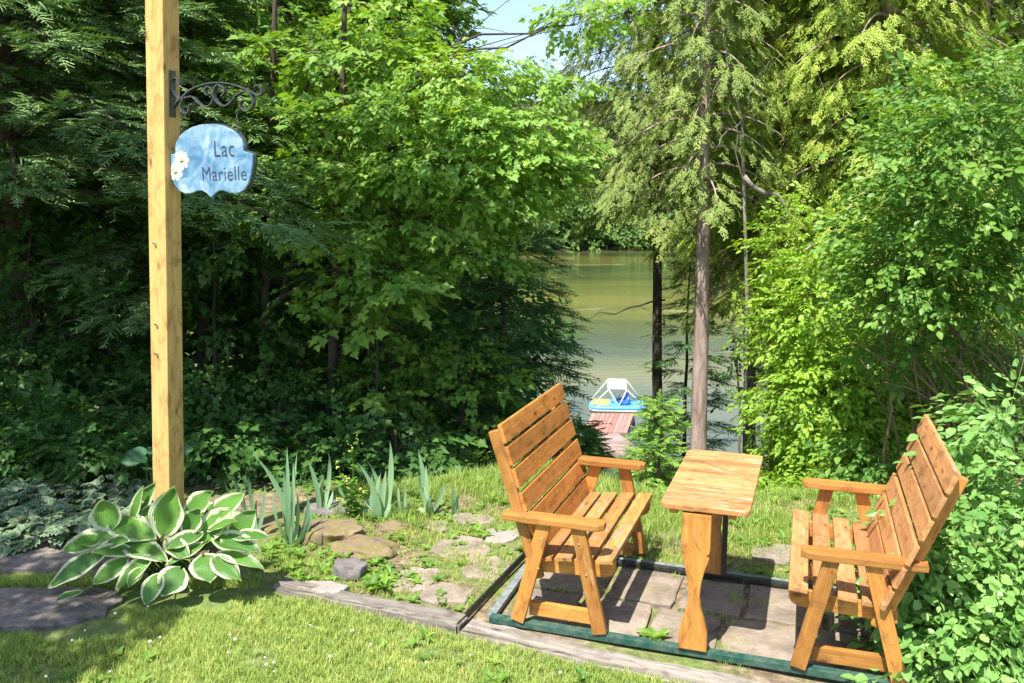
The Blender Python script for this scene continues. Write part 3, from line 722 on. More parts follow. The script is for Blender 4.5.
def bare_branch():
    b = G(330, 10.0); t = empty('bare_branched_tree', b, 0, 'slim tree whose bare dark limbs cross the gap of sky at the top', 'tree'); T = Tubes()
    tr = curve_pts(Vector((0, 0, -.1)), atY(350, -80, 10)-b, (0, 0, 0), 8, .03); T.tube(tr, [.06-.005*i for i in range(9)], 7); T.build('trunk', M['bark_dark'], t)
    T = Tubes()
    for (a, m_, e, r) in (((345, 90), (425, 62), (506, 2), .016), ((345, 75), (400, 30), (440, -30), .014), ((348, 60), (440, 20), (470, 40), .008), ((345, 95), (390, 80), (440, 78), .008)):
        p = [atY(*a, 10)-b, atY(*m_, 9.8)-b, atY(*e, 9.7)-b]; q = curve_pts(p[0], p[1], (0, 0, .02), 4, .01)+curve_pts(p[1], p[2], (0, 0, -.03), 5, .01)[1:]; T.tube(q, [r*(1-.09*i) for i in range(10)], 6)
        for k in range(3, 10):
            e2 = q[k]+Vector((random.gauss(.05, .22), random.gauss(0, .15), random.gauss(.08, .15))); T.tube(curve_pts(q[k], e2, (0, 0, .03), 3, .01), [.0045, .004, .003, .0015], 4)
    T.build('bare_limbs', M['bark_dark'], t)
bare_branch()

# bright shrub, centre right
b = G(800, 8.2)
bl = [K(803, 330, 8.3, .45, .45, .4, 110), K(820, 300, 8.2, .5, .5, .45, 130), K(812, 400, 8.0, .5, .5, .4, 150), K(850, 370, 8.0, .5, .45, .45, 120), K(806, 470, 7.9, .38, .4, .3, 110), K(840, 450, 7.8, .5, .4, .4, 120), K(880, 440, 7.6, .4, .4, .4, 70), K(812, 240, 8.6, .45, .45, .4, 100), K(776, 460, 8.1, .2, .3, .25, 40), K(795, 500, 7.2, .3, .25, .15, 50), K(772, 492, 7.3, .25, .25, .15, 44), K(835, 495, 7.0, .35, .25, .2, 56)]
bl = [(c, r, int(n*1.6)) for c, r, n in bl]
broadleaf('leafy_shrub', 'dense sunlit yellow green shrub behind the table and right bench', 'shrub', b, atY(810, 260, 8.4), bl, 'leafy', M['shrub_yellow'], M['bark_brown'], .03, 1, .8, 'shrubs on the right', flat=.45)
b = G(745, 9.9); broadleaf('leafy_shrub', 'thin dark leaved shrub at the water side of the light trunk', 'shrub', b, atY(735, 330, 9.6), [K(738, 345, 9.9, .1, .2, .3, 20), K(736, 390, 9.9, .1, .2, .2, 12)], 'leafy', M['maple_dark'], M['bark_brown'], .015, 1, .8, 'shrubs on the right')
# big dark shrub right
b = G(960, 7.0)
bl = [K(925, 240, 6.5, .5, .55, .4, 140), K(960, 170, 6.3, .65, .6, .4, 170), K(1020, 120, 6.3, .6, .6, .4, 130), K(905, 315, 6.9, .35, .4, .35, 80), K(950, 270, 6.2, .6, .5, .3, 120), K(1020, 250, 6.5, .55, .5, .45, 140), K(1020, 350, 6.9, .45, .4, .3, 70), K(935, 345, 7.4, .45, .3, .2, 50), K(935, 120, 6.8, .4, .4, .25, 60), K(880, 465, 6.9, .35, .3, .25, 70), K(960, 90, 6.9, .35, .4, .2, 50), K(900, 400, 8.0, .5, .3, .5, 90), K(970, 400, 8.1, .5, .3, .5, 100), K(1040, 400, 7.4, .5, .3, .5, 100)]
bl = [(c, r, int(n*1.35)) for c, r, n in bl]
rs = broadleaf('leafy_shrub', 'tall dark green shrub with arching bare stems behind the right bench', 'shrub', b, atY(970, 240, 6.8), bl, 'shrub', M['shrub'], M['bark_brown'], .035, 1, 1.0, 'shrubs on the right', flat=.4)
T = Tubes()
for _ in range(34):
    s = b+Vector((random.gauss(.1, .3), random.gauss(0, .2), 0)); e = atY(random.uniform(840, 1000), random.uniform(240, 400), random.uniform(6.3, 6.9)); T.tube([p-b for p in curve_pts(s, e, (random.uniform(-.1, .3), -.1, .25), 8, .02)], [.013*(1-.09*i) for i in range(9)], 5)
T.build('stems', M['bark_brown'], rs)
# near bush, bottom right
b = at(1010, 690, -.06); b.y += .25
bl = [K(1005, 470, 4.5, .2, .22, .18, 52), K(1010, 560, 4.2, .2, .25, .2, 62), K(960, 560, 4.35, .2, .18, .15, 44), K(930, 600, 4.3, .16, .15, .12, 30), K(970, 640, 4.0, .24, .2, .16, 60), K(1020, 650, 3.9, .2, .2, .2, 50), K(1020, 420, 4.6, .2, .2, .16, 32), K(920, 640, 4.1, .12, .12, .1, 20), K(960, 505, 4.45, .13, .13, .1, 22), K(930, 672, 3.9, .14, .12, .08, 24), K(1045, 500, 4.3, .25, .25, .25, 60), K(918, 560, 4.2, .07, .08, .08, 9), K(915, 610, 4.1, .09, .08, .08, 12)]
broadleaf('leafy_bush', 'pale green round leaved bush overhanging the right bench in the corner', 'bush', b, atY(1030, 440, 4.6), bl, 'near', M['shrub_light'], M['bark_brown'], .014, 1.35, 1.0, None, flat=.5)
# undergrowth on the bank
def under():
    n = 9000; x = RNG.uniform(-9, 10, n); y = RNG.uniform(7.7, 19, n); k = (np.abs(x-(y*.132)) > .75) | (y < 7.9); k &= (RNG.random(n) < .9); x, y = x[k], y[k]; n = len(x)
    z = hgt(x, y)+RNG.random(n)*.35; d = RNG.normal(size=(n, 3)); d[:, 2] = np.abs(d[:, 2])*.4; nn = RNG.normal(0, .3, (n, 3)); nn[:, 2] = 1; nn[:, 1] -= .3
    o = scatter_mesh('undergrowth', TW['leafy'], np.stack([x, y, z], 1), d, nn, RNG.uniform(.6, 1.1, n), M['maple']); tag(o, 'leafy undergrowth covering the slope down to the lake', 'undergrowth', kind='stuff')
under()
# dark forest to close the view low at left and right, down the bank
bg_ = 'trees farther down the bank'
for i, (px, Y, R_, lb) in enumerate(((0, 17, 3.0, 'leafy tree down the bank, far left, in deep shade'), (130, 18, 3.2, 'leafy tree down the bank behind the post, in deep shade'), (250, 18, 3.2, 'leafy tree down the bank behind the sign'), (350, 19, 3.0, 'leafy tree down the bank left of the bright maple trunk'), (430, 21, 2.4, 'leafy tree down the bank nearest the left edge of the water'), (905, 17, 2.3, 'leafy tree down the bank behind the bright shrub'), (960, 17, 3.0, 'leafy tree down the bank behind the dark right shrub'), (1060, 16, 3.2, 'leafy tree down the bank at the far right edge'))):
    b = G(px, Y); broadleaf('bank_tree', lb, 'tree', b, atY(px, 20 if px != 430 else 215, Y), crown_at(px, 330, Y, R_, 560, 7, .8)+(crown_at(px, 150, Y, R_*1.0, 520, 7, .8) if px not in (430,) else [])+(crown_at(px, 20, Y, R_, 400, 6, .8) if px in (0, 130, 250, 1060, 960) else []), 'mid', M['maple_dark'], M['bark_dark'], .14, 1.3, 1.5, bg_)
# a tree beside the photographer, left, whose crown is above the frame and shades the lawn
b = Vector((-5.6, 2.2, gz(-5.6, 2.2)))
broadleaf('maple_tree', 'maple beside the lawn left of the view that shades the grass', 'tree', b, b+Vector((.3, 0, 5.5)), [((-4.3, 2.1, 4.9), (.8, .8, .35), 150), ((-5.3, 2.4, 5.6), (1.1, 1.0, .5), 180), ((-3.9, 2.15, 4.7), (.4, .4, .2), 45), ((-6.3, 1.8, 5.2), (.9, .9, .5), 150), ((-5.2, 1.2, 5.0), (.9, .7, .4), 120)], 'maple', M['maple'], M['bark_grey'], .13, 1, 1.1)
# big maple over the bed at left: trunk in the shade, crown above the frame
b = G(-95, 7.7)
broadleaf('maple_tree', 'maple at the left edge whose high crown overhangs and darkens the bed', 'tree', b, b+Vector((.6, -.3, 6.3)), [((-3.3, 5.5, 5.2), (.9, .7, .35), 210), ((-2.1, 6.5, 5.2), (.8, .6, .3), 150), ((-4.5, 4.6, 5.2), (.7, .45, .3), 110), ((-5.5, 3.8, 4.9), (.7, .45, .3), 100), ((-4.4, 5.5, 4.8), (.8, .4, .3), 150), ((-5.2, 5.7, 4.8), (.7, .5, .3), 110), ((-3.0, 5.7, 5.6), (.6, .4, .3), 90), ((-1.5, 5.7, 5.5), (.7, .45, .3), 90)], 'maple', M['maple'], M['bark_dark'], .12, 1, 1.1, fg)
sapling(20, 7.3, 425, .6, 240, 'low shaded maple seedling at the far left above the goutweed')
sapling(110, 7.0, 440, .55, 220, 'low shaded maple seedling just left of the post foot')
sapling(215, 7.1, 440, .5, 200, 'low shaded maple seedling between the post and the tallest iris')
sapling(320, 7.3, 440, .5, 200, 'low shaded maple seedling behind the iris at the flat topped rock')
sapling(395, 7.5, 430, .5, 180, 'low shaded maple seedling behind the broad iris clump')

# ------------------------------------------------------------------ patio paving, rails, timbers, stones
def stone_poly(n, rx, ry, jit=.14, ang=0):
    pts = []
    for i in range(n):
        a = 2*math.pi*i/n; r = 1+random.uniform(-jit, jit)
        ca, sa = math.cos(a), math.sin(a)
        k = 1/max(abs(ca)**3.4+abs(sa)**3.4, .2)**(1/3.4)          # squarish
        x, y = rx*r*ca*k, ry*r*sa*k
        pts.append((x*math.cos(ang)-y*math.sin(ang), x*math.sin(ang)+y*math.cos(ang)))
    return pts
def flat_stone(pts, h, dome=.004):
    bm = bmesh.new(); vs = [bm.verts.new((x, y, 0)) for x, y in pts]; f = bm.faces.new(vs)
    if f.normal.z < 0: f.normal_flip()
    f.normal_update()
    if f.normal.z < 0: bmesh.ops.reverse_faces(bm, faces=[f])
    r = bmesh.ops.extrude_face_region(bm, geom=[f])
    top = [v for v in r['geom'] if isinstance(v, bmesh.types.BMVert)]
    for v in top: v.co.z += h
    tf = [x for x in r['geom'] if isinstance(x, bmesh.types.BMFace)]
    for k, (th, dz) in enumerate(((.01, .005), (.02, dome*.5))):
        bmesh.ops.inset_region(bm, faces=tf, thickness=th, depth=0)
        for v in {v for f_ in tf for v in f_.verts}: v.co.z += dz+random.uniform(-.0015, .0015)
    bmesh.ops.recalc_face_normals(bm, faces=bm.faces)
    return bm
def patio():
    bm_all = bmesh.new()
    us = [.06, .42, .83, 1.2, 1.62, 2.12]; rows = [(.03, .46), (.49, .91)]
    for ri, (v0, v1) in enumerate(rows):
        for i in range(len(us)-1):
            a, b = us[i]+.02+(.1*ri if 0 < i else 0), us[i+1]-.015+(.1*ri if i < 4 else 0)
            g = .012; pts = []
            for (x0, y0, x1, y1) in ((a, v0, b, v0), (b, v0, b, v1), (b, v1, a, v1), (a, v1, a, v0)):
                for k in range(5):
                    t = k/5; pts.append((x0+(x1-x0)*t+random.uniform(-g, g), y0+(y1-y0)*t+random.uniform(-g, g)))
            q = []
            for (u, v) in pts: p = P(u, v); q.append((p.x-O.x, p.y-O.y))
            s = flat_stone(q, .03+random.uniform(-.004, .004), .001)
            me = bpy.data.meshes.new('x'); s.to_mesh(me); s.free(); bm_all.from_mesh(me); bpy.data.meshes.remove(me)
    me = bpy.data.meshes.new('patio_paving'); bm_all.to_mesh(me); bm_all.free()
    o = link('patio_paving', me, M['slab']); o.location = (O.x, O.y, -.075); tag(o, kind='structure')
patio()

def rails():
    t = empty('rail_frame', P(0, 0), -ANG, 'low frame of green and black metal rails on the stones under the table and benches', 'metal frame')
    b = Boards(); b.board((.02, -.012, -.024), (2.14, -.012, -.024), (0, 1, 0), .05, .036, .003)
    b.build('front_rail', M['green_rail'], t)
    b = Boards(); b.board((-.02, .955, -.03), (2.14, .955, -.03), (0, 1, 0), .03, .03, .003); b.build('back_rail', M['black_rail'], t)
    b = Boards(); b.board((-.02, .995, -.02), (2.14, .995, -.02), (0, 1, 0), .03, .008, .001); b.build('back_flange', M['grey_rail'], t)
    b = Boards(); b.board((.015, .014, -.03), (-.015, .93, -.03), (1, 0, 0), .045, .03, .003); b.build('side_rail', M['grey_rail'], t)
    b = Boards(); b.board((-.115, -.04, -.025), (-.075, .93, -.025), (1, 0, 0), .012, .045, .002); b.build('steel_edging', M['black_rail'], t)
    b = Boards(); b.board((2.12, .02, -.03), (2.1, .93, -.03), (1, 0, 0), .045, .03, .003); b.build('side_rail', M['grey_rail'], t)
rails()

def timber(p0, p1, w_, h_, top, label, mat='timber'):
    p0, p1 = Vector(p0), Vector(p1); d = p1-p0; ang = math.atan2(d.y, d.x); L = d.length
    b = Boards(); bm = bmesh.new(); bmesh.ops.create_cube(bm, size=1)
    for v in bm.verts: v.co = Vector((v.co.x*L, v.co.y*w_, v.co.z*h_))
    ed = [e for e in bm.edges if abs((e.verts[0].co-e.verts[1].co).x) > .1]
    bmesh.ops.subdivide_edges(bm, edges=ed, cuts=int(L/.05))
    sh = [e for e in bm.edges if e.is_manifold and e.calc_face_angle(0) > .5]
    bmesh.ops.bevel(bm, geom=sh, offset=.014, segments=2, affect='EDGES')
    for v in bm.verts:
        x = v.co.x
        v.co.y += .007*math.sin(x*5.3+p0.x)+.004*math.sin(x*17)+random.uniform(-.003, .003); v.co.z += .005*math.sin(x*3.1)+.003*math.sin(x*23+v.co.y*60)+random.uniform(-.002, .002)
    b.add_bm(bm, Matrix.Identity(4)); o = b.build('landscape_timber', M[mat])
    c = (p0+p1)/2; o.location = (c.x, c.y, top-h_/2); o.rotation_euler = (0, 0, ang)
    tag(o, label, 'timber', 'old timbers edging the lawn')
timber(P(-1.33, .0), P(-.1, -.105), .13, .11, -.012, 'long grey weathered timber edging the lawn in front of the flat path stones')
timber(P(-.085, -.115), P(2.3, -.33), .15, .11, -.03, 'grey weathered timber edging the lawn in front of the benches and table')

def flag(px, py, wpx, hpx, label, mat='flag', h=.05, top=-.042, cat='stone', group='flat stones of the garden path', ang=None, n=12, name='flagstone', jit=.19):
    c = at(px, py, top); a = at(px-wpx/2, py, top); b_ = at(px, py+hpx/2, top); b2 = at(px, py-hpx/2, top)
    rx = (c-a).length; ry = abs(b2.y-b_.y)/2
    bm = flat_stone(stone_poly(n, rx, ry, jit, -ANG*.8 if ang is None else ang), h)
    from mathutils import noise as mn
    bmesh.ops.triangulate(bm, faces=[f for f in bm.faces if len(f.verts) > 4]); bmesh.ops.subdivide_edges(bm, edges=[e for e in bm.edges if e.calc_length() > .06], cuts=3, use_grid_fill=True)
    for v in bm.verts:
        if v.co.z > h*.5: v.co.z += .008*mn.noise(v.co*9+Vector((px, 0, 0)))+.004*mn.noise(v.co*31)
    me = bpy.data.meshes.new(name); bm.to_mesh(me); bm.free()
    o = link(name, me, M[mat]); o.location = (c.x, c.y, top-h-.008); tag(o, label, cat, group); return o
flag(462, 546, 56, 24, 'flat brown flagstone right of the iris clumps, between moss and the left bench')
flag(415, 578, 40, 26, 'flat flagstone midway along the path, just behind the grey timber')
flag(446, 592, 46, 20, 'flagstone touching the grey timber beside the black steel edging')
flag(488, 566, 44, 22, 'flagstone nearest the left bench, just outside the black steel edging')
flag(502, 534, 34, 14, 'small pale pinkish flagstone beside the back leg of the left bench', 'flag_pale')
flag(474, 518, 44, 10, 'long low flagstone at the back of the path in the grass')
flag(438, 524, 26, 9, 'small flagstone showing at the back by the last iris')
flag(228+95, 586, 46, 13, 'small pale slab lying against the grey timber in front of the rocks', 'flag_pale', h=.06, top=-.015)
flag(560, 500, 60, 8, 'flagstone in the grass behind the left bench', top=-.04)
flag(692, 590-52, 60, 14, 'flagstone beyond the black rail beside the far table leg', top=-.04)
flag(780, 552, 50, 20, 'sandy flagstone beyond the black rail near the right bench', top=-.04)
flag(15, 553, 240, 30, 'long dark purplish flat stone left of the hosta, the upper of the pair', 'dark_slab', h=.06, top=-.02, group='dark flat stones by the hosta', ang=.06, jit=.05, n=40)
flag(-15, 606, 250, 40, 'long dark purplish flat stone left of the hosta, the lower of the pair', 'dark_slab', h=.06, top=-.02, group='dark flat stones by the hosta', ang=.06, jit=.05, n=40)

def rock(name, px, py, zc, r, label, mat, flat_top=None, seed=1, ang=0.):
    from mathutils import noise as mn
    bm = bmesh.new(); bmesh.ops.create_icosphere(bm, subdivisions=4, radius=1)
    for v in bm.verts:
        d = v.co.normalized(); k = 1+.28*mn.noise(d*1.6+Vector((seed*3.1, 0, 0)))+.1*mn.noise(d*4+Vector((seed, 0, 0)))+.04*mn.noise(d*11)
        q = Vector((math.copysign(abs(d.x)**.7, d.x)*r[0], math.copysign(abs(d.y)**.7, d.y)*r[1], math.copysign(abs(d.z)**.7, d.z)*r[2]))*k
        if flat_top is not None and q.z > flat_top: q.z = flat_top+(q.z-flat_top)*.12
        v.co = Matrix.Rotation(ang, 3, 'Z') @ q
    me = bpy.data.meshes.new(name); bm.to_mesh(me); bm.free(); me.polygons.foreach_set('use_smooth', [True]*len(me.polygons))
    o = link(name, me, M[mat]); c = at(px, py, zc); o.location = c; tag(o, label, 'rock', 'rocks in the flower bed')
rock('rock', 330, 536, -.05, (.26, .16, .11), 'flat topped mossy rock in front of the irises', 'moss_rock', .075, 2, -.25)
rock('rock', 362, 552, -.075, (.25, .14, .075), 'low moss covered rock leaning against the flat topped rock', 'moss_rock', None, 5, -.5)
rock('rock', 350, 571, -.03, (.09, .07, .09), 'small dark grey rock standing behind the grey timber', 'grey_rock', .055, 9)
rock('rock', 395, 530, -.06, (.12, .09, .05), 'dark brown low rock in the weeds below the irises', 'moss_rock', None, 12)
rock('rock', 345, 510, -.05, (.25, .13, .09), 'grey rock behind the irises, largely in weeds', 'grey_rock', .04, 15)
rock('rock', 270, 527, -.08, (.18, .12, .07), 'brownish rock between the hosta and the tallest iris', 'moss_rock', .03, 17)

# ------------------------------------------------------------------ benches
def make_bench():
    t = empty('garden_bench', (0, 0, 0))
    X, Y, Z = Vector((1, 0, 0)), Vector((0, 1, 0)), Vector((0, 0, 1)); u0, v0 = .41, .525
    L = lambda u, v, z: Vector((u-u0, v-v0, z))
    # seat slats (along v)
    b = Boards()
    for i, (uc, zc) in enumerate(((.645, .385), (.535, .378), (.425, .367), (.318, .353))):
        b.board(L(uc, -.02 if i else -.03, zc), L(uc, 1.07 if i else 1.08, zc), (1, 0, .09), .088, .026, .005)
    b.build('seat', M['wood_worn'], t)
    bu, bz = Vector((-.24, 0, .76)).normalized(), None     # back direction in u,z
    b = Boards(); nrm = Vector((bu.z, 0, -bu.x))
    for i in range(6):
        c = .10+i*.122+(.01 if i > 2 else 0); q = L(.262, 0, .30)+bu*c+nrm*.038
        b.board(Vector((q.x, .0-v0, q.z)), Vector((q.x, 1.13-v0, q.z)), bu, .104, .024, .005)
    b.build('backrest', M['wood_back'], t)
    for v in (.008, 1.042):
        b = Boards(); q0 = L(.285, v, .235); q1 = L(.262, v, .30)+bu*.75
        b.board(q0, q1, (1, 0, 0), .062, .036, .008).build('back_upright', M['wood'], t)
    for v, s in ((-.03, -1), (1.08, 1)):
        for (ub, ut) in ((.18, .326), (.628, .505)):
            b = Boards(); vl = v
            d = Vector((ut-ub, 0, .55)).normalized()
            b.board(L(ub, vl, -.003)+d*.0, L(ut, vl, .552), (1, 0, 0), .072, .034, .004).build('leg', M['wood'], t)
    for v in (.045, 1.005):
        # side rail with rounded front end
        pts = [(.20, .255), (.64, .277), (.672, .292), (.688, .32), (.688, .370), (.24, .335), (.20, .32)]
        b = Boards(); b.prism([(x-u0, z) for x, z in pts], .034, (0, v-v0, 0), (1, 0, 0), (0, 0, 1), .005); b.build('side_rail', M['wood'], t)
        b = Boards(); b.board(L(.225, v, .045), L(.585, v, .045), (0, 0, 1), .075, .034, .004).build('foot_rail', M['wood'], t)
    for v in (-.012, 1.062):
        pts = [(.10, -.045), (.17, -.047), (.22, -.056), (.40, -.056), (.58, -.056), (.62, -.048), (.645, -.025), (.645, .022), (.62, .043), (.58, .048), (.22, .046), (.16, .03), (.10, .03)]
        b = Boards(); s = 1 if v > .5 else -1
        b.prism([(x-u0-.003, y*s*-1 if False else y) for x, y in (pts if s < 0 else [(x, -y) for x, y in pts][::-1])], .036, (0, v-v0, .572), (1, 0, 0), (0, 1, 0), .006)
        b.build('armrest', M['wood'], t)
    b = Boards(); b.board(L(.30, .05, .315), L(.30, 1.0, .315), (1, 0, 0), .03, .05, .004).build('cross_rail', M['wood'], t)
    for (uc, zc) in ((.31, .47), (.515, .47), (.30, .31), (.555, .31)):
        T = Tubes(); T.tube([L(uc, -.046, zc), L(uc, -.0492, zc)], .0045, 8); T.build('screw', M['steel'], t)
    return t
bench = make_bench()
bench.location = P(.41, .525); bench.rotation_euler = (0, 0, -ANG)
tag(bench, 'orange stained wooden bench left of the table, facing right', 'bench', 'facing garden benches')
b2 = bench.copy(); COL.objects.link(b2)
for ch in list(bench.children):
    c = ch.copy(); COL.objects.link(c); c.parent = b2
for ch in b2.children:
    if ch.name.startswith(('backrest', 'back_upright')):
        pv = Vector((-.148, 0, .30)); ch.matrix_local = Matrix.Translation(pv) @ Matrix.Rotation(math.radians(-4), 4, 'Y') @ Matrix.Translation(-pv)
b2.location = P(1.81, .52); b2.rotation_euler = (0, 0, math.pi-ANG+.012)
tag(b2, 'orange stained wooden bench with reddish slats right of the table, half hidden by leafy bush', 'bench')
for ch in b2.children:
    if ch.name.startswith(('seat', 'backrest')):
        ch.data = ch.data.copy(); ch.data.materials.clear(); ch.data.materials.append(M['wood_red'])

# ------------------------------------------------------------------ table
def make_table():
    t = empty('garden_table', P(1.135, .44), -ANG, 'narrow slatted wooden table with worn top and shaped legs between the benches', 'table')
    # local: x=u-1.135, y=v-.44
    b = Boards(); n = 11; y0, y1 = -.50, .50; pw = (y1-y0)/n; hw = .213
    for i in range(n):
        yc = y0+pw*(i+.5); 
        if i in (0, n-1):
            s = -1 if i == 0 else 1; pts = []
            w2 = pw-.006; r = .035
            pts = [(-hw, s*-w2/2), (hw, s*-w2/2)]
            for k in range(6):
                a = math.radians(90*k/5); pts.append((hw-r+r*math.cos(a), s*(w2/2-r+r*math.sin(a))))
            for k in range(6):
                a = math.radians(90+90*k/5); pts.append((-hw+r+r*math.cos(a), s*(w2/2-r+r*math.sin(a))))
            if s < 0: pts = pts[::-1]
            b.prism([(x, y+yc) for x, y in pts], .028, (0, 0, .732), (1, 0, 0), (0, 1, 0), .004)
        else: b.board((-hw, yc, .732), (hw, yc, .732), (0, 1, 0), pw-.009, .028, .004)
    b.build('tabletop', M['wood_table'], t)
    # leg outline (half) z up
    half = [(.0, .070), (.10, .069), (.155, .055), (.21, .038), (.28, .027), (.35, .032), (.42, .047), (.465, .062), (.485, .066), (.497, .054), (.508, .066), (.53, .070), (.705, .070)]
    for y in (-.475, .475):
        pts = [(w_, z) for z, w_ in half]+[(-w_, z) for z, w_ in half[::-1]]
        b = Boards(); b.prism(pts, .034, (-.035, y, 0), (1, 0, 0), (0, 0, 1), .004, True); b.build('leg', M['wood'], t)
    b = Boards(); b.board((-.035, -.45, .655), (-.035, .45, .655), (0, 0, 1), .085, .034, .004).build('cross_rail', M['wood'], t)
    for x in (-.15, .13):
        b = Boards(); b.board((x, -.47, .703), (x, .47, .703), (1, 0, 0), .04, .028, .003).build('batten', M['wood'], t)
    b = Boards(); b.board((.02, .44, .015), (.02, .44, .64), (1, 0, 0), .03, .03, .004).build('leg_shade_bar', M['bark_dark'], t)  # dark bar added for the shaded side of the far leg
make_table()

# ------------------------------------------------------------------ post, bracket, sign
PY = 5.36; pc = atY(163.5, 490, PY); POST = Vector((pc.x, pc.y, -.1)); PA = math.radians(112)
dS = Vector((math.sin(PA), math.cos(PA), 0))
def post():
    t = empty('timber_post', POST, 0, 'tall square yellowish timber post rising out of the frame behind the hosta', 'post')
    b = Boards(); b.board((0, 0, -.2), (.31, .0, 6.2), dS, .132, .132, .008); b.rn = [.85]*len(b.rn); b.build('shaft', M['post'], t)
    for z in (.66+.9, .66+.72, 2.05): 
        T = Tubes()
        n_ = Vector((dS.y, -dS.x, 0))*1.0
        n_ = Vector((-abs(n_.x), -abs(n_.y), 0)); c = n_*.071+Vector((random.uniform(-.02, .02)*dS.x, 0, z)); c = c+Vector((.05*z, 0, 0)); T.tube([c, c+n_*.006], .009, 8); T.build('screw', M['steel'], t)
    # bracket: coordinates measured in the plane of the arm (a = distance from post face, z)
    zt = lambda x, y: ((x-70)*.00172+.0, 2.2+.0-0.0)
    face = .0705
    br = empty('bracket', (0, 0, 0)); br.parent = t
    S_ = .00129; A_ = .00155
    zref = atY(166, 95, PY).z+.1   # height (local) of picture row 95
    def B(x, y): return Vector((.05*zref, 0, 0))+dS*(face+.004+(x-78)*A_)+Vector((0, 0, zref-(y-160)*S_))
    bb = Boards(); c = Vector((0, 0, zref)); LN = Vector((.05*zref, 0, 0)); bb.board(LN+dS*(face+.003)+Vector((-.005, 0, zref-.13)), LN+dS*(face+.003)+Vector((.008, 0, zref+.135)), (dS.y*-1, dS.x, 0), .05, .006, .002).build('wall_plate', M['iron'], br)
    side = Vector((-dS.y, dS.x, 0))
    def ribbon(pts, wd=.03, th=.007):
        p = [B(*q) for q in pts]
        # resample with catmull-rom
        out = []
        for i in range(len(p)-1):
            a, b_, c_, d_ = p[max(i-1, 0)], p[i], p[i+1], p[min(i+2, len(p)-1)]
            for k in range(5):
                s = k/5; out.append(.5*((2*b_)+(c_-a)*s+(2*a-5*b_+4*c_-d_)*s*s+(3*b_-a-3*c_+d_)*s**3))
        out.append(p[-1]); V = []; Fq = []
        for i, q in enumerate(out):
            d = (out[min(i+1, len(out)-1)]-out[max(i-1, 0)]).normalized(); nn = d.cross(side)*th/2
            for s1, s2 in ((-1, -1), (1, -1), (1, 1), (-1, 1)): V.append(tuple(q+side*s1*wd/2+nn*s2))
            if i:
                b0, b1 = (i-1)*4, i*4
                for k in range(4): Fq.append((b0+k, b0+(k+1) % 4, b1+(k+1) % 4, b1+k))
        Fq.append((0, 1, 2, 3)); e = (len(out)-1)*4; Fq.append((e+3, e+2, e+1, e))
        return V, Fq
    VV, FF = [], []
    for pts in ([(70, 225), (115, 185), (170, 145), (230, 126), (290, 120), (350, 128), (410, 150), (455, 175), (480, 185), (493, 172), (488, 150), (470, 142), (462, 152)],
                [(118, 118), (112, 95), (95, 88), (80, 105), (82, 140), (105, 172), (140, 178), (175, 175), (205, 205), (235, 222), (262, 210), (275, 180), (268, 150), (250, 135), (236, 148), (238, 165), (250, 172)],
                [(178, 210), (165, 208), (158, 225), (150, 245), (132, 245), (118, 220), (125, 190), (145, 172)],
                [(310, 180), (325, 165), (322, 145), (300, 130), (280, 145), (275, 175), (295, 210), (325, 222), (355, 205), (380, 178), (415, 165), (445, 180), (452, 215), (440, 240), (415, 248), (395, 230), (395, 210), (408, 203)]):
        v, f = ribbon(pts); o_ = len(VV); VV += v; FF += [tuple(i+o_ for i in q) for q in f]
    link('scrollwork', np_mesh('scrollwork', VV, [np.array(FF, dtype=np.int32)]), M['iron'], br)
    return B
B = post()
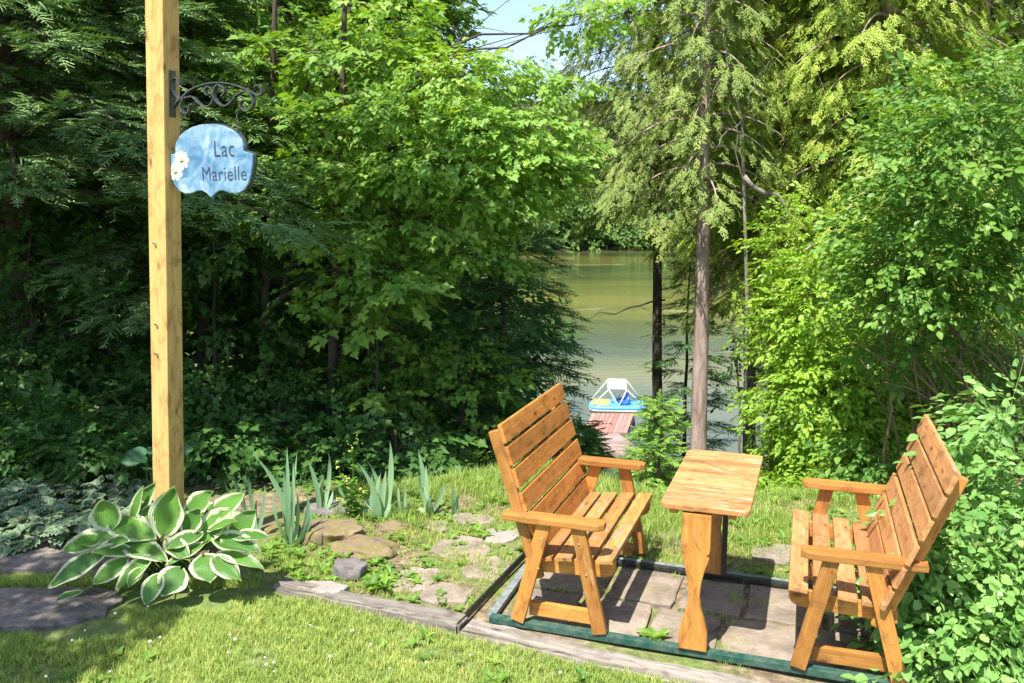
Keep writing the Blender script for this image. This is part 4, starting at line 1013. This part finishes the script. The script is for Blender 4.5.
def sign():
    px0 = Vector((0, 0, 0))
    topz = 0
    w_ = .615; h_ = .395
    # centre along the arm: picture column 213 of the sign
    cl = POST+B(268, 300)+Vector((-.03, 0, 0)); cl.z = POST.z+B(290, 300).z       # top centre
    R = Matrix.Rotation(math.atan2(dS.y, dS.x), 3, 'Z')
    t = empty('hanging_sign', cl, math.atan2(dS.y, dS.x), 'blue painted sign plaque with white flowers reading Lac Marielle, hanging from the iron bracket', 'sign')
    hf = [(0, 1.0), (.18, .997), (.36, .97), (.54, .915), (.68, .84), (.77, .755), (.8, .68), (.795, .61), (.84, .59), (.92, .585), (1.0, .55), (.99, .42), (.95, .28), (.87, .14), (.76, .045), (.62, .005), (.46, .01), (.32, .045), (.2, .045), (.09, .0), (0, -.06)]
    hf_old = [(0, 1.0), (.2, .985), (.4, .93), (.58, .84), (.72, .72), (.76, .64), (.755, .56), (.80, .53), (.90, .50), (1.0, .45), (.985, .33), (.93, .2), (.84, .08), (.7, .005), (.55, -.01), (.42, .02), (.3, .055), (.16, .06), (.07, .01), (0, -.06)]
    pts = [(x*w_/2, (y-1)*h_) for x, y in hf]+[(-x*w_/2, (y-1)*h_) for x, y in hf[1:-1]][::-1]
    pts = pts[::-1]
    b = Boards(); b.prism(pts, .018, (0, -.008, 0), (1, 0, 0), (0, 0, 1), .004); b.build('plaque', M['sign'], t)
    b = Boards(); b.prism([(x*1.01+.004, y*1.0+.006) for x, y in pts], .022, (0, .0125, 0), (1, 0, 0), (0, 0, 1), .003); b.build('backing', M['iron'], t)
    def text(s, x, z, size, name='lettering'):
        cu = bpy.data.curves.new(name, 'FONT'); cu.body = s; cu.size = size; cu.extrude = .0006; cu.space_character = 1.08; cu.resolution_u = 4; cu.offset = -.0011
        ob = bpy.data.objects.new(name, cu); COL.objects.link(ob); bpy.context.view_layer.update()
        me = bpy.data.meshes.new_from_object(ob.evaluated_get(bpy.context.evaluated_depsgraph_get())); bpy.data.objects.remove(ob)
        o = link(name, me, M['ink'], t); o.location = (x, -.0185, z); o.rotation_euler = (math.pi/2, 0, 0); o.scale = (.93, 1.18, 1); return o
    text('Lac', .035, -.185, .115); text('Marielle', -.06, -.32, .1)
    # painted daisies
    for k, (fx, fz, r) in enumerate(((-.20, -.2, .058), (-.25, -.265, .056))):
        V, Fc = [], []
        for i in range(8):
            a = i*math.pi/4+.3*k; c, s = math.cos(a), math.sin(a); base = len(V)
            for (l, wd) in ((.15, 0), (.55, .25), (.88, .24), (1.0, 0), (.88, -.24), (.55, -.25)):
                V.append((fx+(c*l-s*wd)*r, -.0178-.0002*k-.0001*(i % 2), fz+(s*l+c*wd)*r))
            Fc.append([base+j for j in range(6)])
        f = link('painted_flower', np_mesh('painted_flower', V, [np.array(Fc)]), M['petal'], t)
        T = Tubes(); T.tube([(fx, -.0175, fz), (fx, -.0195, fz)], r*.22, 10); T.build('flower_centre', M['pollen'], f)
    # hanging links
    for ax in (-.2, .2):
        T = Tubes(); z1 = (0-(-.03 if ax < 0 else -.03)); top = B(290, 300).z
        zt_ = .075 if ax > 0 else .075
        for k in range(4):
            zc = -.035+.031*k; r1, r2 = .007, .018; ring = [(ax+(r1*math.cos(q) if k % 2 else 0), .002+(0 if k % 2 else r1*math.cos(q)), zc+r2*math.sin(q)) for q in [2*math.pi*i/10 for i in range(11)]]
            T.tube(ring, .0022, 5, False)
        T.build('chain', M['iron'], t)
sign()

# ------------------------------------------------------------------ hosta
def hosta_leaf(bp, tp, wd, out, k, facing=(-.0, -.62, .78), cup=.12, arch=.16):
    cup = random.uniform(.0, .3); arch = random.uniform(.08, .3); wd *= random.uniform(.85, 1.08); tw = random.uniform(-.35, .35)
    """grid leaf from base bp to tip tp"""
    bp, tp = Vector(bp), Vector(tp); d = tp-bp; L = d.length; d.normalize(); n = Vector(facing); n = (n-d*n.dot(d)).normalized(); x = d.cross(n)
    nu, nv = 9, 12; i0 = len(out['V']); r = random.random(); ph = random.uniform(0, 6)
    for j in range(nv+1):
        s = j/nv; hw = wd*.5*(math.sin(math.pi*min(1, s*1.0)**.72)**.8)*(1.0 if s < .9 else 1-.35*(s-.9)/.1)
        if s == 0: hw = wd*.06
        hw = max(hw, .0008)
        for i in range(nu):
            c = (i/(nu-1))*2-1
            q = bp+d*(L*s)+x*(c*hw*(1+.03*math.sin(9*s+ph)))
            # heart lobes at the base
            q -= d*(L*.14*abs(c)*max(0, 1-s*3.2))
            z = cup*wd*abs(c)**1.5 - arch*L*(s*s)+arch*.4*L*s + .03*wd*math.sin(s*13+ph+(1.7 if c > 0 else 0))*abs(c)**2
            z += .012*wd*math.cos(c*9.5)*(1-s)+tw*c*hw*s
            q += n*z; out['V'].append(tuple(q)); out['lp'].append((c*.5+k*3.1, s*1.2, abs(c)*.62+ s*.25)); 
            e = max(abs(c)**1.1, s**5, 0); out['ed'].append(e)
    for j in range(nv):
        for i in range(nu-1):
            a = i0+j*nu+i; out['F'].append((a, a+1, a+nu+1, a+nu)); out['rn'].append(r)
def build_hosta(name, label, leaves, centre, mat, group=None, cat='hosta'):
    t = empty(name, centre, 0, label, cat, group); out = dict(V=[], F=[], ed=[], lp=[], rn=[]); T = Tubes(); c = Vector(centre)
    for k, (bp, tp, wd, fc) in enumerate(leaves):
        hosta_leaf(Vector(bp)-c, Vector(tp)-c, wd, out, k, fc)
        T.tube(curve_pts((random.gauss(0, .05), random.gauss(0, .04), -.03), Vector(bp)-c, (0, 0, .05), 5), [.007, .006, .0055, .005, .0045, .004], 5)
    me = np_mesh('leaves', out['V'], [np.array(out['F'], dtype=np.int32)], {'edge': ('POINT', 'FLOAT', out['ed']), 'lp': ('POINT', 'FLOAT_VECTOR', out['lp']), 'rnd': ('FACE', 'FLOAT', out['rn'])}, smooth=True)
    link('leaves', me, mat, t); T.build('stems', M['weed'], t); return t
HL = [((166, 530), (174, 486), 31), ((190, 514), (213, 491), 21), ((213, 516), (244, 493), 20), ((234, 534), (255, 510), 26), ((229, 517), (196, 548), 25),
      ((236, 537), (269, 536), 14), ((220, 542), (260, 551), 22), ((224, 556), (263, 566), 13), ((217, 562), (241, 580), 20), ((204, 558), (210, 581), 27), ((180, 570), (161, 595), 27),
      ((200, 547), (165, 565), 16), ((199, 537), (164, 548), 16), ((158, 577), (144, 604), 20), ((149, 562), (115, 589), 21), ((124, 561), (92, 584), 15), ((101, 555), (44, 585), 21),
      ((127, 543), (167, 559), 25), ((131, 553), (92, 551), 18), ((110, 535), (60, 550), 22), ((113, 522), (155, 535), 24), ((113, 525), (103, 499), 27), ((133, 519), (141, 486), 9),
      ((143, 508), (158, 538), 17), ((138, 508), (155, 483), 13), ((104, 545), (127, 538), 15), ((188, 530), (201, 508), 19), ((80, 592), (56, 598), 10), ((212, 530), (235, 519), 12), ((240, 528), (222, 545), 20), ((97, 540), (72, 545), 18), ((170, 545), (190, 560), 15), ((140, 570), (128, 585), 12)]
leaves = []
for (b0, t0, wpx) in HL:
    Yf = lambda y: 4.5+(602-y)/115*.6
    Yb = Yf(b0[1])+.03; up = (b0[1]-t0[1]) > 12
    Yt = Yf(t0[1]); Yt = Yb+(.02 if up else -.12) if True else Yt
    bp, tp = atY(*b0, Yb), atY(*t0, Yt)
    if tp.z < -.02: tp.z = -.01
    if bp.z < .0: bp.z = .02
    fc = (random.gauss(0, .16), -.85 if up else -.5, .5 if up else .85)
    leaves.append((bp, tp, wpx*bp.y/881*1.33, fc))
hc = at(168, 572, -.06)
for i in range(16):     # leaves round the back and inside
    a = random.uniform(0, math.pi); r = random.uniform(.1, .3); b_ = hc+Vector((math.cos(a)*r, math.sin(a)*r*.8+.1, random.uniform(.15, .34)))
    leaves.append((b_, b_+Vector((math.cos(a)*.2, math.sin(a)*.18, random.uniform(-.08, .05))), .15, (0, .1, 1)))
build_hosta('hosta_plant', 'large hosta with cream edged green leaves at the foot of the timber post', leaves, hc, M['hosta'])
hb = at(140, 520, -.06); hb.y += .35
lv = []
for i in range(9):
    a = math.radians(20+320*i/9); b_ = hb+Vector((math.cos(a)*.1, math.sin(a)*.1, .3+.1*random.random()))
    lv.append((b_, b_+Vector((math.cos(a)*.17, math.sin(a)*.12, .1*random.random())), .12, (0, -.6, .8)))
build_hosta('hosta_plant', 'dim bluish hosta behind the large hosta, left of the timber post', lv, hb, M['hosta_blue'])

# ------------------------------------------------------------------ irises
def iris(label, base_px, blades, zc=-.05):
    c = at(*base_px, zc); t = empty('iris_plant', c, 0, label, 'iris', 'irises in the flower bed'); V, Fc, rn, ed = [], [], [], []
    c_ = base_px; blades = list(blades)+[((b_[0][0]*.55+c_[0]*.45+random.uniform(-6, 6), b_[0][1]*.6+c_[1]*.4), b_[1]*.75, random.uniform(-.12, .12)) for b_ in blades[:4]]
    for (tip, wpx, bow) in blades:
        Y = c.y+random.uniform(-.05, .05); e = atY(*tip, Y)-c; wd = wpx*c.y/881*.82; L = e.length
        b0 = Vector((random.uniform(-.02, .02)+e.x*.08, random.uniform(-.02, .02), 0)); bw = Vector((bow*L, random.uniform(-.05, .05), abs(bow)*.3*L))
        pts = curve_pts(b0, e, bw, 12); i0 = len(V); r = random.uniform(.2, .8); x = Vector((math.cos(q := random.uniform(-.5, .5)), math.sin(q), 0))
        for j, p in enumerate(pts):
            s = j/12; hw = wd*.5*(1-.25*s)*(1 if s < .6 else max(.03, 1-((s-.6)/.4)**1.6))*(.6+.9*min(s*2, .45))
            d = (pts[min(j+1, 12)]-pts[max(j-1, 0)]).normalized(); xx = (x-d*x.dot(d)).normalized(); nn = d.cross(xx)
            for k in (-1, 0, 1): V.append(tuple(p+xx*hw*k+nn*(0 if k else hw*.35)))
            if j:
                for k in range(2): a = i0+(j-1)*3+k; Fc.append((a, a+1, a+4, a+3)); rn.append(min(1, max(0, r+(.25-.45*s))))
    me = np_mesh('blades', V, [np.array(Fc, dtype=np.int32)], {'rnd': ('FACE', 'FLOAT', rn)}, smooth=True)
    o = link('blades', me, M['iris'], t)
iris('tallest iris, pale blue green blades just right of the hosta', (291, 547), [((254, 455), 8, .1), ((287, 447), 7, .02), ((297, 454), 7, -.02), ((307, 494), 7, .1), ((311, 509), 6, .12), ((300, 537), 5, .05), ((284, 470), 8, -.04), ((293, 462), 6, .03)])
iris('iris with five narrow blades standing behind the flat topped rock', (320, 513), [((308, 460), 7, .05), ((329, 452), 6, .03), ((333, 490), 6, .12), ((322, 476), 6, -.06), ((316, 480), 5, 0)])
iris('small dim iris rising behind the right edge of the hosta', (254, 534), [((248, 476), 6, -.03), ((265, 485), 6, .04), ((231, 470), 6, .02), ((224, 480), 5, 0)])
iris('broad iris clump with one drooping blade beside the yellow wildflower', (382, 520), [((390, 441), 9, .04), ((342, 482), 8, -.28), ((366, 459), 6, .08), ((372, 475), 8, -.05), ((358, 463), 8, .1), ((392, 500), 7, .06), ((386, 470), 8, 0), ((366, 512), 5, -.1)])
iris('little iris in the weeds between the two tall iris clumps', (401, 518), [((409, 500), 5, .06), ((398, 480), 4, 0), ((405, 478), 4, .02), ((395, 502), 5, -.05)])
iris('iris with one tall upright blade and a low curved one, right of the others', (430, 515), [((418, 449), 8, .03), ((444, 482), 7, .1), ((415, 507), 6, -.25), ((426, 465), 7, 0), ((424, 487), 5, -.12)])
iris('single short iris blade farthest right in the bed', (454, 514), [((454, 484), 6, 0), ((456, 500), 4, .02)])

def one_(kind):
    t = Tpl(); t.leaf(kind, (0, 0, 0), (0, 1, 0), (0, 0, 1), 1, .5); return t.arrays()
LT = {k: one_(k) for k in LEAF}
def wildflower():
    c = at(354, 520, -.05); t = empty('wildflower_plant', c, 0, 'leafy yellow green wildflower plant with small pale yellow blossoms between irises', 'wildflower')
    T = Tubes(); PP, DD, NN = [], [], []; FL = []
    for (tx, ty) in ((350, 445), (338, 467), (358, 440), (346, 480), (362, 490), (340, 500)):
        e = atY(tx, ty, c.y)-c; pts = curve_pts((0, 0, 0), e, (random.uniform(-.03, .03), 0, 0), 6, .005); T.tube(pts, [.003, .003, .003, .002, .002, .0015, .001], 4)
        for k in range(24):
            p = pts[random.randint(1, 5)]; a = random.uniform(0, 6.28); PP.append(tuple(p+Vector((0, 0, random.uniform(-.03, .03))))); DD.append((math.cos(a), math.sin(a), random.uniform(-.2, .5))); NN.append((0, 0, 1))
        for _ in range(5): FL.append(pts[-1]+Vector((random.gauss(0, .012), random.gauss(0, .012), random.gauss(0, .02))))
    T.build('stems', M['weed'], t); scatter_mesh('leaves', [LT['oval']], PP, DD, NN, RNG.uniform(.03, .06, len(PP)), M['weed'], t)
    bm = bmesh.new()
    for p in FL: bmesh.ops.create_icosphere(bm, subdivisions=1, radius=.007, matrix=Matrix.Translation(p))
    me = bpy.data.meshes.new('blossoms'); bm.to_mesh(me); bm.free(); link('blossoms', me, M['yflower'], t)
wildflower()

# ------------------------------------------------------------------ goutweed, grasses, weeds, clover
def in_view(x, y, z, m=30):
    zc = y*cp-(z-H)*sp; X = CX+F*x/zc; Yp = CY-F*(y*sp+(z-H)*cp)/zc; return (X > -m) & (X < 1024+m) & (Yp < 683+m), X, Yp
def scatter_ground(n, x0, x1, y0, y1, cond):
    x = RNG.uniform(x0, x1, n); y = RNG.uniform(y0, y1, n); z = hgt(x, y); k = cond(x, y, z); return x[k], y[k], z[k]
def uvnp(x, y): return (x-O.x)*Ux+(y-O.y)*Uy, (x-O.x)*Vx+(y-O.y)*Vy
def tpl_tuft(n, L, w_, spread):
    t = Tpl()
    for _ in range(n):
        a = random.uniform(0, 6.28); s = random.uniform(.1, spread); l = L*random.uniform(.6, 1.15); b = Vector((random.gauss(0, .25)*L, random.gauss(0, .25)*L, 0))
        d = Vector((math.cos(a)*s, math.sin(a)*s, 1)).normalized(); m_ = b+d*l*.55; d2 = Vector((math.cos(a)*s*2.4, math.sin(a)*s*2.4, .8)).normalized(); e = m_+d2*l*.5
        nn = Vector((math.sin(a), -math.cos(a), 0)).cross(d); x = d.cross(nn).normalized()*w_/2; i0 = len(t.V); r = random.random()
        for q in (b-x, b+x, m_+x*.8, m_-x*.8, e): t.V.append(tuple(q)); t.ed.append(0); t.lp.append((0, 0, 0))
        t.F.setdefault(4, []).append([i0, i0+1, i0+2, i0+3]); t.F.setdefault(3, []).append([i0+3, i0+2, i0+4])
        t.lr.setdefault(4, []).append(r); t.lr.setdefault(3, []).append(r)
    return t.arrays()
def grass(name, mat, x, y, z, tpls, smin, smax, label=None, bias=None, cat=None):
    n = len(x); a = RNG.uniform(0, 6.28, n); Pn = np.stack([x, y, z], 1); D = np.stack([np.cos(a), np.sin(a), np.zeros(n)], 1)
    Nn = np.stack([RNG.normal(0, .12, n), RNG.normal(0, .12, n), np.ones(n)], 1)
    o = scatter_mesh(name, tpls, Pn, D, Nn, RNG.uniform(smin, smax, n), mat, rbias=bias); tag(o, label, cat, kind='stuff'); return o
TF = [tpl_tuft(9, .045, .0032, .8) for _ in range(6)]; TL = [tpl_tuft(8, .12, .004, .6) for _ in range(6)]; TS = [tpl_tuft(7, .05, .003, .9) for _ in range(5)]
def patchy(x, y, f=3.0, s=0):
    return (np.sin(x*f+1.3*np.sin(y*f*.7+s)+s)+np.sin(y*f*1.31+1.7*np.sin(x*f*.9+2*s)+s*2)+.6*np.sin(x*f*2.9+y*f*2.3+s))/2.6
def lawn_ok(x, y, z):
    u, v = uvnp(x, y); front = v < np.where(u < -.09, -.08-.085*(u+1.33), -.195-.09*(u+.09))-.01
    front &= ~((x < -1.6) & (y > 4.25+.35*(x+3.6)*0+.12*np.sin(x*3)) )
    X = np.abs(x+2.6); bare = (((x+1.25)/.09)**2+((y-4.08)/.10)**2 < 1) | (((x+2.35)/.3)**2+((y-3.95)/.1)**2 < 1)
    d = RNG.random(len(x)); return front & (~bare | (d < .15)) & (d < .62+.5*patchy(x, y, 5, 1))
x, y, z = scatter_ground(60000, -4.2, 3.2, 2.6, 4.75, lawn_ok)
grass('lawn_grass', M['grass'], x, y, z, TF, .7, 1.25, 'short sunlit lawn grass in front of the timbers', patchy(x, y, 4, 2)*.25, 'grass')
# left strip of grass between the dark stones and behind
def strip_ok(x, y, z): return (x < -1.5) & (((y > 4.9) & (y < 5.02)) | ((y > 4.15) & (y < 4.6) & (x > -1.9-.6*(y-4.15))) | ((y > 3.9) & (y < 4.28+.05*np.sin(x*9)))) & (RNG.random(len(x)) < .8)
x, y, z = scatter_ground(26000, -4.0, -1.0, 4.1, 5.1, strip_ok)
def patio_free(x, y, z):
    u, v = uvnp(x, y); ins = (u > -.12) & (u < 2.2) & (v > -.1) & (v < 1.0); return ~ins & (v > .06) & (x > -1.6)
def bed_ok(x, y, z):
    u, v = uvnp(x, y); d = RNG.random(len(x)); return patio_free(x, y, z) & (d < .42+.7*patchy(x, y, 6, 3)+.25*(x > .4))
x2, y2, z2 = scatter_ground(30000, -1.6, 4.2, 4.5, 7.0, bed_ok)
x, y, z = np.concatenate([x, x2]), np.concatenate([y, y2]), np.concatenate([z, z2])
# joints between patio stones
def joint(x, y, z):
    u, v = uvnp(x, y); return (((np.abs(v-.475) < .018) | (np.min(np.abs(u[:, None]-np.array([.42, .83, 1.2, 1.62])[None]-.05), 1) < .03)) & (u > .05) & (u < 2.1) & (v > .05) & (v < .9) & (patchy(x, y, 7, 1) > .1)) | ((np.abs(v+.03) < .012) & (patchy(x, y, 9, 5) > .35)& (u > -.1) & (u < 2.1))
x3, y3, z3 = scatter_ground(16000, -.6, 2.6, 4.0, 6.0, joint)
x, y, z = np.concatenate([x, x3]), np.concatenate([y, y3]), np.concatenate([z, z3])
grass('path_grass', M['grass'], x, y, z, TS, .5, 1.1, 'short tufts of grass growing between the stones', None, 'grass')
def long_ok(x, y, z):
    u, v = uvnp(x, y); d = RNG.random(len(x))
    return (v > 1.1) & (y > 5.6-.15*x) & (d < .4+.8*patchy(x, y, 2.5, 4)+.4*(y > 6.3)) & (x > -1.3)
x, y, z = scatter_ground(17000, -1.5, 4.5, 5.2, 7.9, long_ok)
grass('long_grass', M['long_grass'], x, y, z, TL, .6, 1.15, 'longer uncut grass along the top of the bank behind the benches', None, 'grass')
# low weeds
def weed_tpl(kind, n, L):
    t = Tpl()
    for i in range(n):
        a = 6.28*i/n+random.uniform(-.4, .4); t.leaf(kind, (0, 0, .01), (math.cos(a), math.sin(a), random.uniform(.15, .9)), (-math.cos(a)*.3, -math.sin(a)*.3, 1), L*random.uniform(.6, 1.1))
    return t.arrays()
WT = [weed_tpl('oval', 6, .05) for _ in range(4)]+[weed_tpl('narrow', 7, .07) for _ in range(3)]+[weed_tpl('round', 5, .04) for _ in range(2)]
def weed_ok(x, y, z):
    u, v = uvnp(x, y); d = RNG.random(len(x)); return patio_free(x, y, z) & (d < .35*(1+patchy(x, y, 4, 7))*(1.0-.75*(u > -.6)))
x, y, z = scatter_ground(9500, -1.6, 4.0, 4.5, 7.4, weed_ok)
xx, yy, zz = scatter_ground(500, -3.6, 2.2, 3.4, 4.6, lambda x, y, z: lawn_ok(x, y, z) & (patchy(x, y, 3, 9) > .2))
x, y, z = np.concatenate([x, xx]), np.concatenate([y, yy]), np.concatenate([z, zz])
grass('ground_weeds', M['weed'], x, y, z, WT, .5, 1.25, 'small leafy weeds spreading through the flower bed and lawn', None, 'weeds')
# broad weeds by the timber in front of the table and among stones, each a plant of its own
for (px, py, s, lb) in ((655, 641, 1.0, 'bright green weed growing in front of the green rail left of the table leg'), (383, 590, 1.25, 'light green weed beside the small dark grey rock'), (372, 588, .9, 'small light green weed left of its bigger twin near the dark grey rock'), (545, 625, .45, 'tiny weed between the green rail and the timber under the left bench')):
    T_ = weed_tpl('narrow', 9, .12); c = at(px, py, -.05); o = scatter_mesh('weed_plant', [T_], [tuple(c)], [(0, 1, 0)], [(0, 0, 1)], [s], M['weed']); tag(o, lb, 'weed')
# dead leaves and crumbs of soil
x, y, z = scatter_ground(5000, -1.5, 3.5, 4.4, 6.9, lambda x, y, z: patio_free(x, y, z))
M['litter'] = m_leaf('dry_leaf', (.16, .1, .05), (.3, .2, .11), (.45, .34, .22), trans=.05, rough=.9)
n = len(x); a = RNG.uniform(0, 6.28, n)
o = scatter_mesh('leaf_litter', [LT['oval'], LT['quad']], np.stack([x, y, z+.006], 1), np.stack([np.cos(a), np.sin(a), RNG.normal(0, .2, n)], 1), np.stack([RNG.normal(0, .3, n), RNG.normal(0, .3, n), np.ones(n)], 1), RNG.uniform(.01, .035, n), M['litter']); tag(o, 'dry leaves and bark crumbs scattered over the bed', 'leaf litter', kind='stuff')
# clover heads
bm = bmesh.new(); bmesh.ops.create_icosphere(bm, subdivisions=2, radius=.007)
for v in bm.verts: v.co *= random.uniform(.8, 1.15)
cm = bpy.data.meshes.new('clover_flower'); bm.to_mesh(cm); bm.free(); cm.materials.append(M['clover_flower'])
for (px, py) in ((115, 613), (85, 630), (148, 606), (160, 637), (150, 641), (230, 634), (235, 639), (228, 652), (265, 657), (274, 671), (293, 640), (371, 644), (46, 676), (110, 671), (250, 618), (330, 656), (390, 668), (426, 662), (266, 664), (274, 662), (72, 640), (310, 625), (352, 630), (470, 655), (560, 672)):
    o = bpy.data.objects.new('clover_flower', cm); COL.objects.link(o); c = at(px, py, -.01); o.location = (c.x, c.y, -.012); s = random.uniform(.7, 1.2); o.scale = (s, s, s*.9)
    tag(o, 'small round white clover flower in the lawn grass', 'flower', 'white clover flowers in the lawn')
# goutweed
def gw_ok(x, y, z): return (y > 5.4+.1*np.sin(x*2)) & (y < 6.5) & (x > -4.6) & (x < -2.42-.25*(y-5.3)) & (RNG.random(len(x)) < .6+.5*patchy(x, y, 4, 2))
x, y, z = scatter_ground(1300, -4.6, -2.2, 5.2, 6.5, gw_ok)
def gtpl():
    t = Tpl()
    for a0 in (-.9, 0, .9):
        for a1 in (-.45, 0, .45):
            a = a0+a1; b0 = Vector((math.sin(a0)*.03, math.cos(a0)*.03, 0)); t.leaf('oval', b0, (math.sin(a), math.cos(a), random.uniform(-.3, .1)), (random.gauss(0, .2), random.gauss(0, .2), 1), .078)
    return t.arrays()
n = len(x); a = RNG.uniform(0, 6.28, n); hz = .05+.15*np.clip(.5+.5*patchy(x, y, 5, 1), 0, 1)*RNG.random(n)**.5
o = scatter_mesh('goutweed', [gtpl() for _ in range(4)], np.stack([x, y, z+hz], 1), np.stack([np.cos(a), np.sin(a)-.4, RNG.normal(0, .2, n)], 1), np.stack([RNG.normal(0, .3, n), RNG.normal(-.3, .3, n), np.ones(n)], 1), RNG.uniform(.7, 1.2, n), M['goutweed'], edge=True)
tag(o, 'pale variegated goutweed covering the shaded ground left of the hosta', 'ground cover', kind='stuff')

# ------------------------------------------------------------------ dock and pedal boat on the lake
def dock():
    a = at(592, 414, WATER+.5); b = at(634, 414, WATER+.5); c = at(627, 433, WATER+.5); d = at(583, 433, WATER+.5)
    t = empty('dock', (a.x, a.y, WATER+.5), 0, 'red stained plank dock at the lake shore below the bank', 'dock'); B_ = Boards(); n = 9
    for i in range(n):
        s0 = (i+.5)/n; p0 = a.lerp(b, s0)-a; p1 = d.lerp(c, s0)-a; B_.board(p0, p1, b-a, (b-a).length/n*.9, .05, .006)
    B_.build('deck', M['dock'], t)
    Bf = Boards()
    for s0 in (.02, .5, .98):
        p0 = a.lerp(b, s0)-a; p1 = d.lerp(c, s0)-a; Bf.board(p0+Vector((0, 0, -.14)), p1+Vector((0, 0, -.14)), (0, 0, 1), .16, .08, .005)
    Bf.build('frame', M['walk'], t)
    for q in (a, b, c, d):
        T = Tubes(); T.tube([q-a+Vector((0, 0, -1.4)), q-a+Vector((0, 0, -.06))], .06, 8); T.build('pile', M['walk'], t)
    e = at(618, 433.5, WATER+.5); f = at(590, 433.5, WATER+.5); g = at(652, 458, WATER+.62); h_ = at(624, 458, WATER+.62)
    t = empty('dock_walkway', (f.x, f.y, WATER+.5), 0, 'grey brown plank walkway leading from the shore to the red dock', 'walkway'); B_ = Boards(); n = 26
    for i in range(n):
        s0 = (i+.5)/n; p0 = f.lerp(h_, s0)-f; p1 = e.lerp(g, s0)-f; B_.board(p0, p1, h_-f, (h_-f).length/n*.88, .04, .004)
    B_.build('deck', M['walk'], t)
    Bf = Boards()
    for u_, v_ in ((f, h_), (e, g)): Bf.board(u_-f+Vector((0, 0, -.1)), v_-f+Vector((0, 0, -.1)), (0, 0, 1), .14, .06, .004)
    Bf.build('frame', M['walk'], t)
    for q in (h_, g, f.lerp(h_, .5), e.lerp(g, .5)):
        T = Tubes(); T.tube([q-f+Vector((0, 0, -1.4)), q-f+Vector((0, 0, -.06))], .05, 8); T.build('pile', M['walk'], t)
dock()
def loft(name, secs, mat, parent):
    """secs: list of closed rings with equal counts"""
    V = [p for r in secs for p in r]; n = len(secs[0]); Fq = []
    for i in range(len(secs)-1):
        for k in range(n): Fq.append((i*n+k, i*n+(k+1) % n, (i+1)*n+(k+1) % n, (i+1)*n+k))
    bm = bmesh.new(); vs = [bm.verts.new(v) for v in V]
    for f in Fq: bm.faces.new([vs[i] for i in f])
    bm.faces.new([vs[i] for i in range(n)][::-1]); bm.faces.new([vs[(len(secs)-1)*n+i] for i in range(n)])
    bmesh.ops.recalc_face_normals(bm, faces=bm.faces); me = bpy.data.meshes.new(name); bm.to_mesh(me); bm.free(); me.polygons.foreach_set('use_smooth', [True]*len(me.polygons)); return link(name, me, mat, parent)
def boat():
    c = at(617, 409, WATER); t = empty('pedal_boat', (c.x, c.y, WATER), math.radians(-4), 'blue and yellow pedal boat with white sunshade moored at the dock', 'boat')
    def ring(w_, h_, z, k=.35, ox=0):
        return [(ox+math.copysign(abs(math.cos(a))**k, math.cos(a))*w_, math.copysign(abs(math.sin(a))**k, math.sin(a))*h_, z) for a in [2*math.pi*i/28 for i in range(28)]]
    loft('hull', [ring(1.0, .6, -.12), ring(1.17, .74, .06), ring(1.2, .77, .12)], M['white'], t)
    loft('deck', [ring(1.19, .76, .125), ring(1.2, .77, .2), ring(1.15, .72, .27), ring(1.1, .67, .28)], M['blue'], t)
    loft('foot_well', [ring(.42, .5, .285, .4, -.72), ring(.40, .48, .33, .4, -.72)], M['yellow'], t)
    for y in (-.3, .3):
        s = loft('seat', [[(x, yy, z) for x, z in ((.05, .28), (.45, .28), (.52, .62), (.42, .64), (.34, .42), (.05, .40))] for yy in (y-.2, y-.18, y+.18, y+.2)], M['blue_dark'], t)
    loft('steering_console', [ring(.1, .08, .28, .5, -.15), ring(.06, .06, .62, .5, -.12)], M['white'], t)
    b = Boards(); b.prism(round_outline(.8, .74, .05), .05, (-.02, 0, 1.08), (1, 0, .0), (0, 1, .42), .01); b.build('sunshade', M['white'], t)
    T = Tubes()
    for y in (-.38, .38):
        zz = 1.06+.42*y*.9
        T.tube([(-.38, y*.9, zz), (-1.1, y*1.5, .26)], .022, 6); T.tube([(-.38, y*.9, zz), (.05, y*1.6, .26)], .022, 6); T.tube([(.38, y*.9, zz), (.05, y*1.6, .26)], .022, 6); T.tube([(.38, y*.9, zz), (1.1, y*1.5, .26)], .016, 6)
    T.build('frame', M['white'], t)
boat()
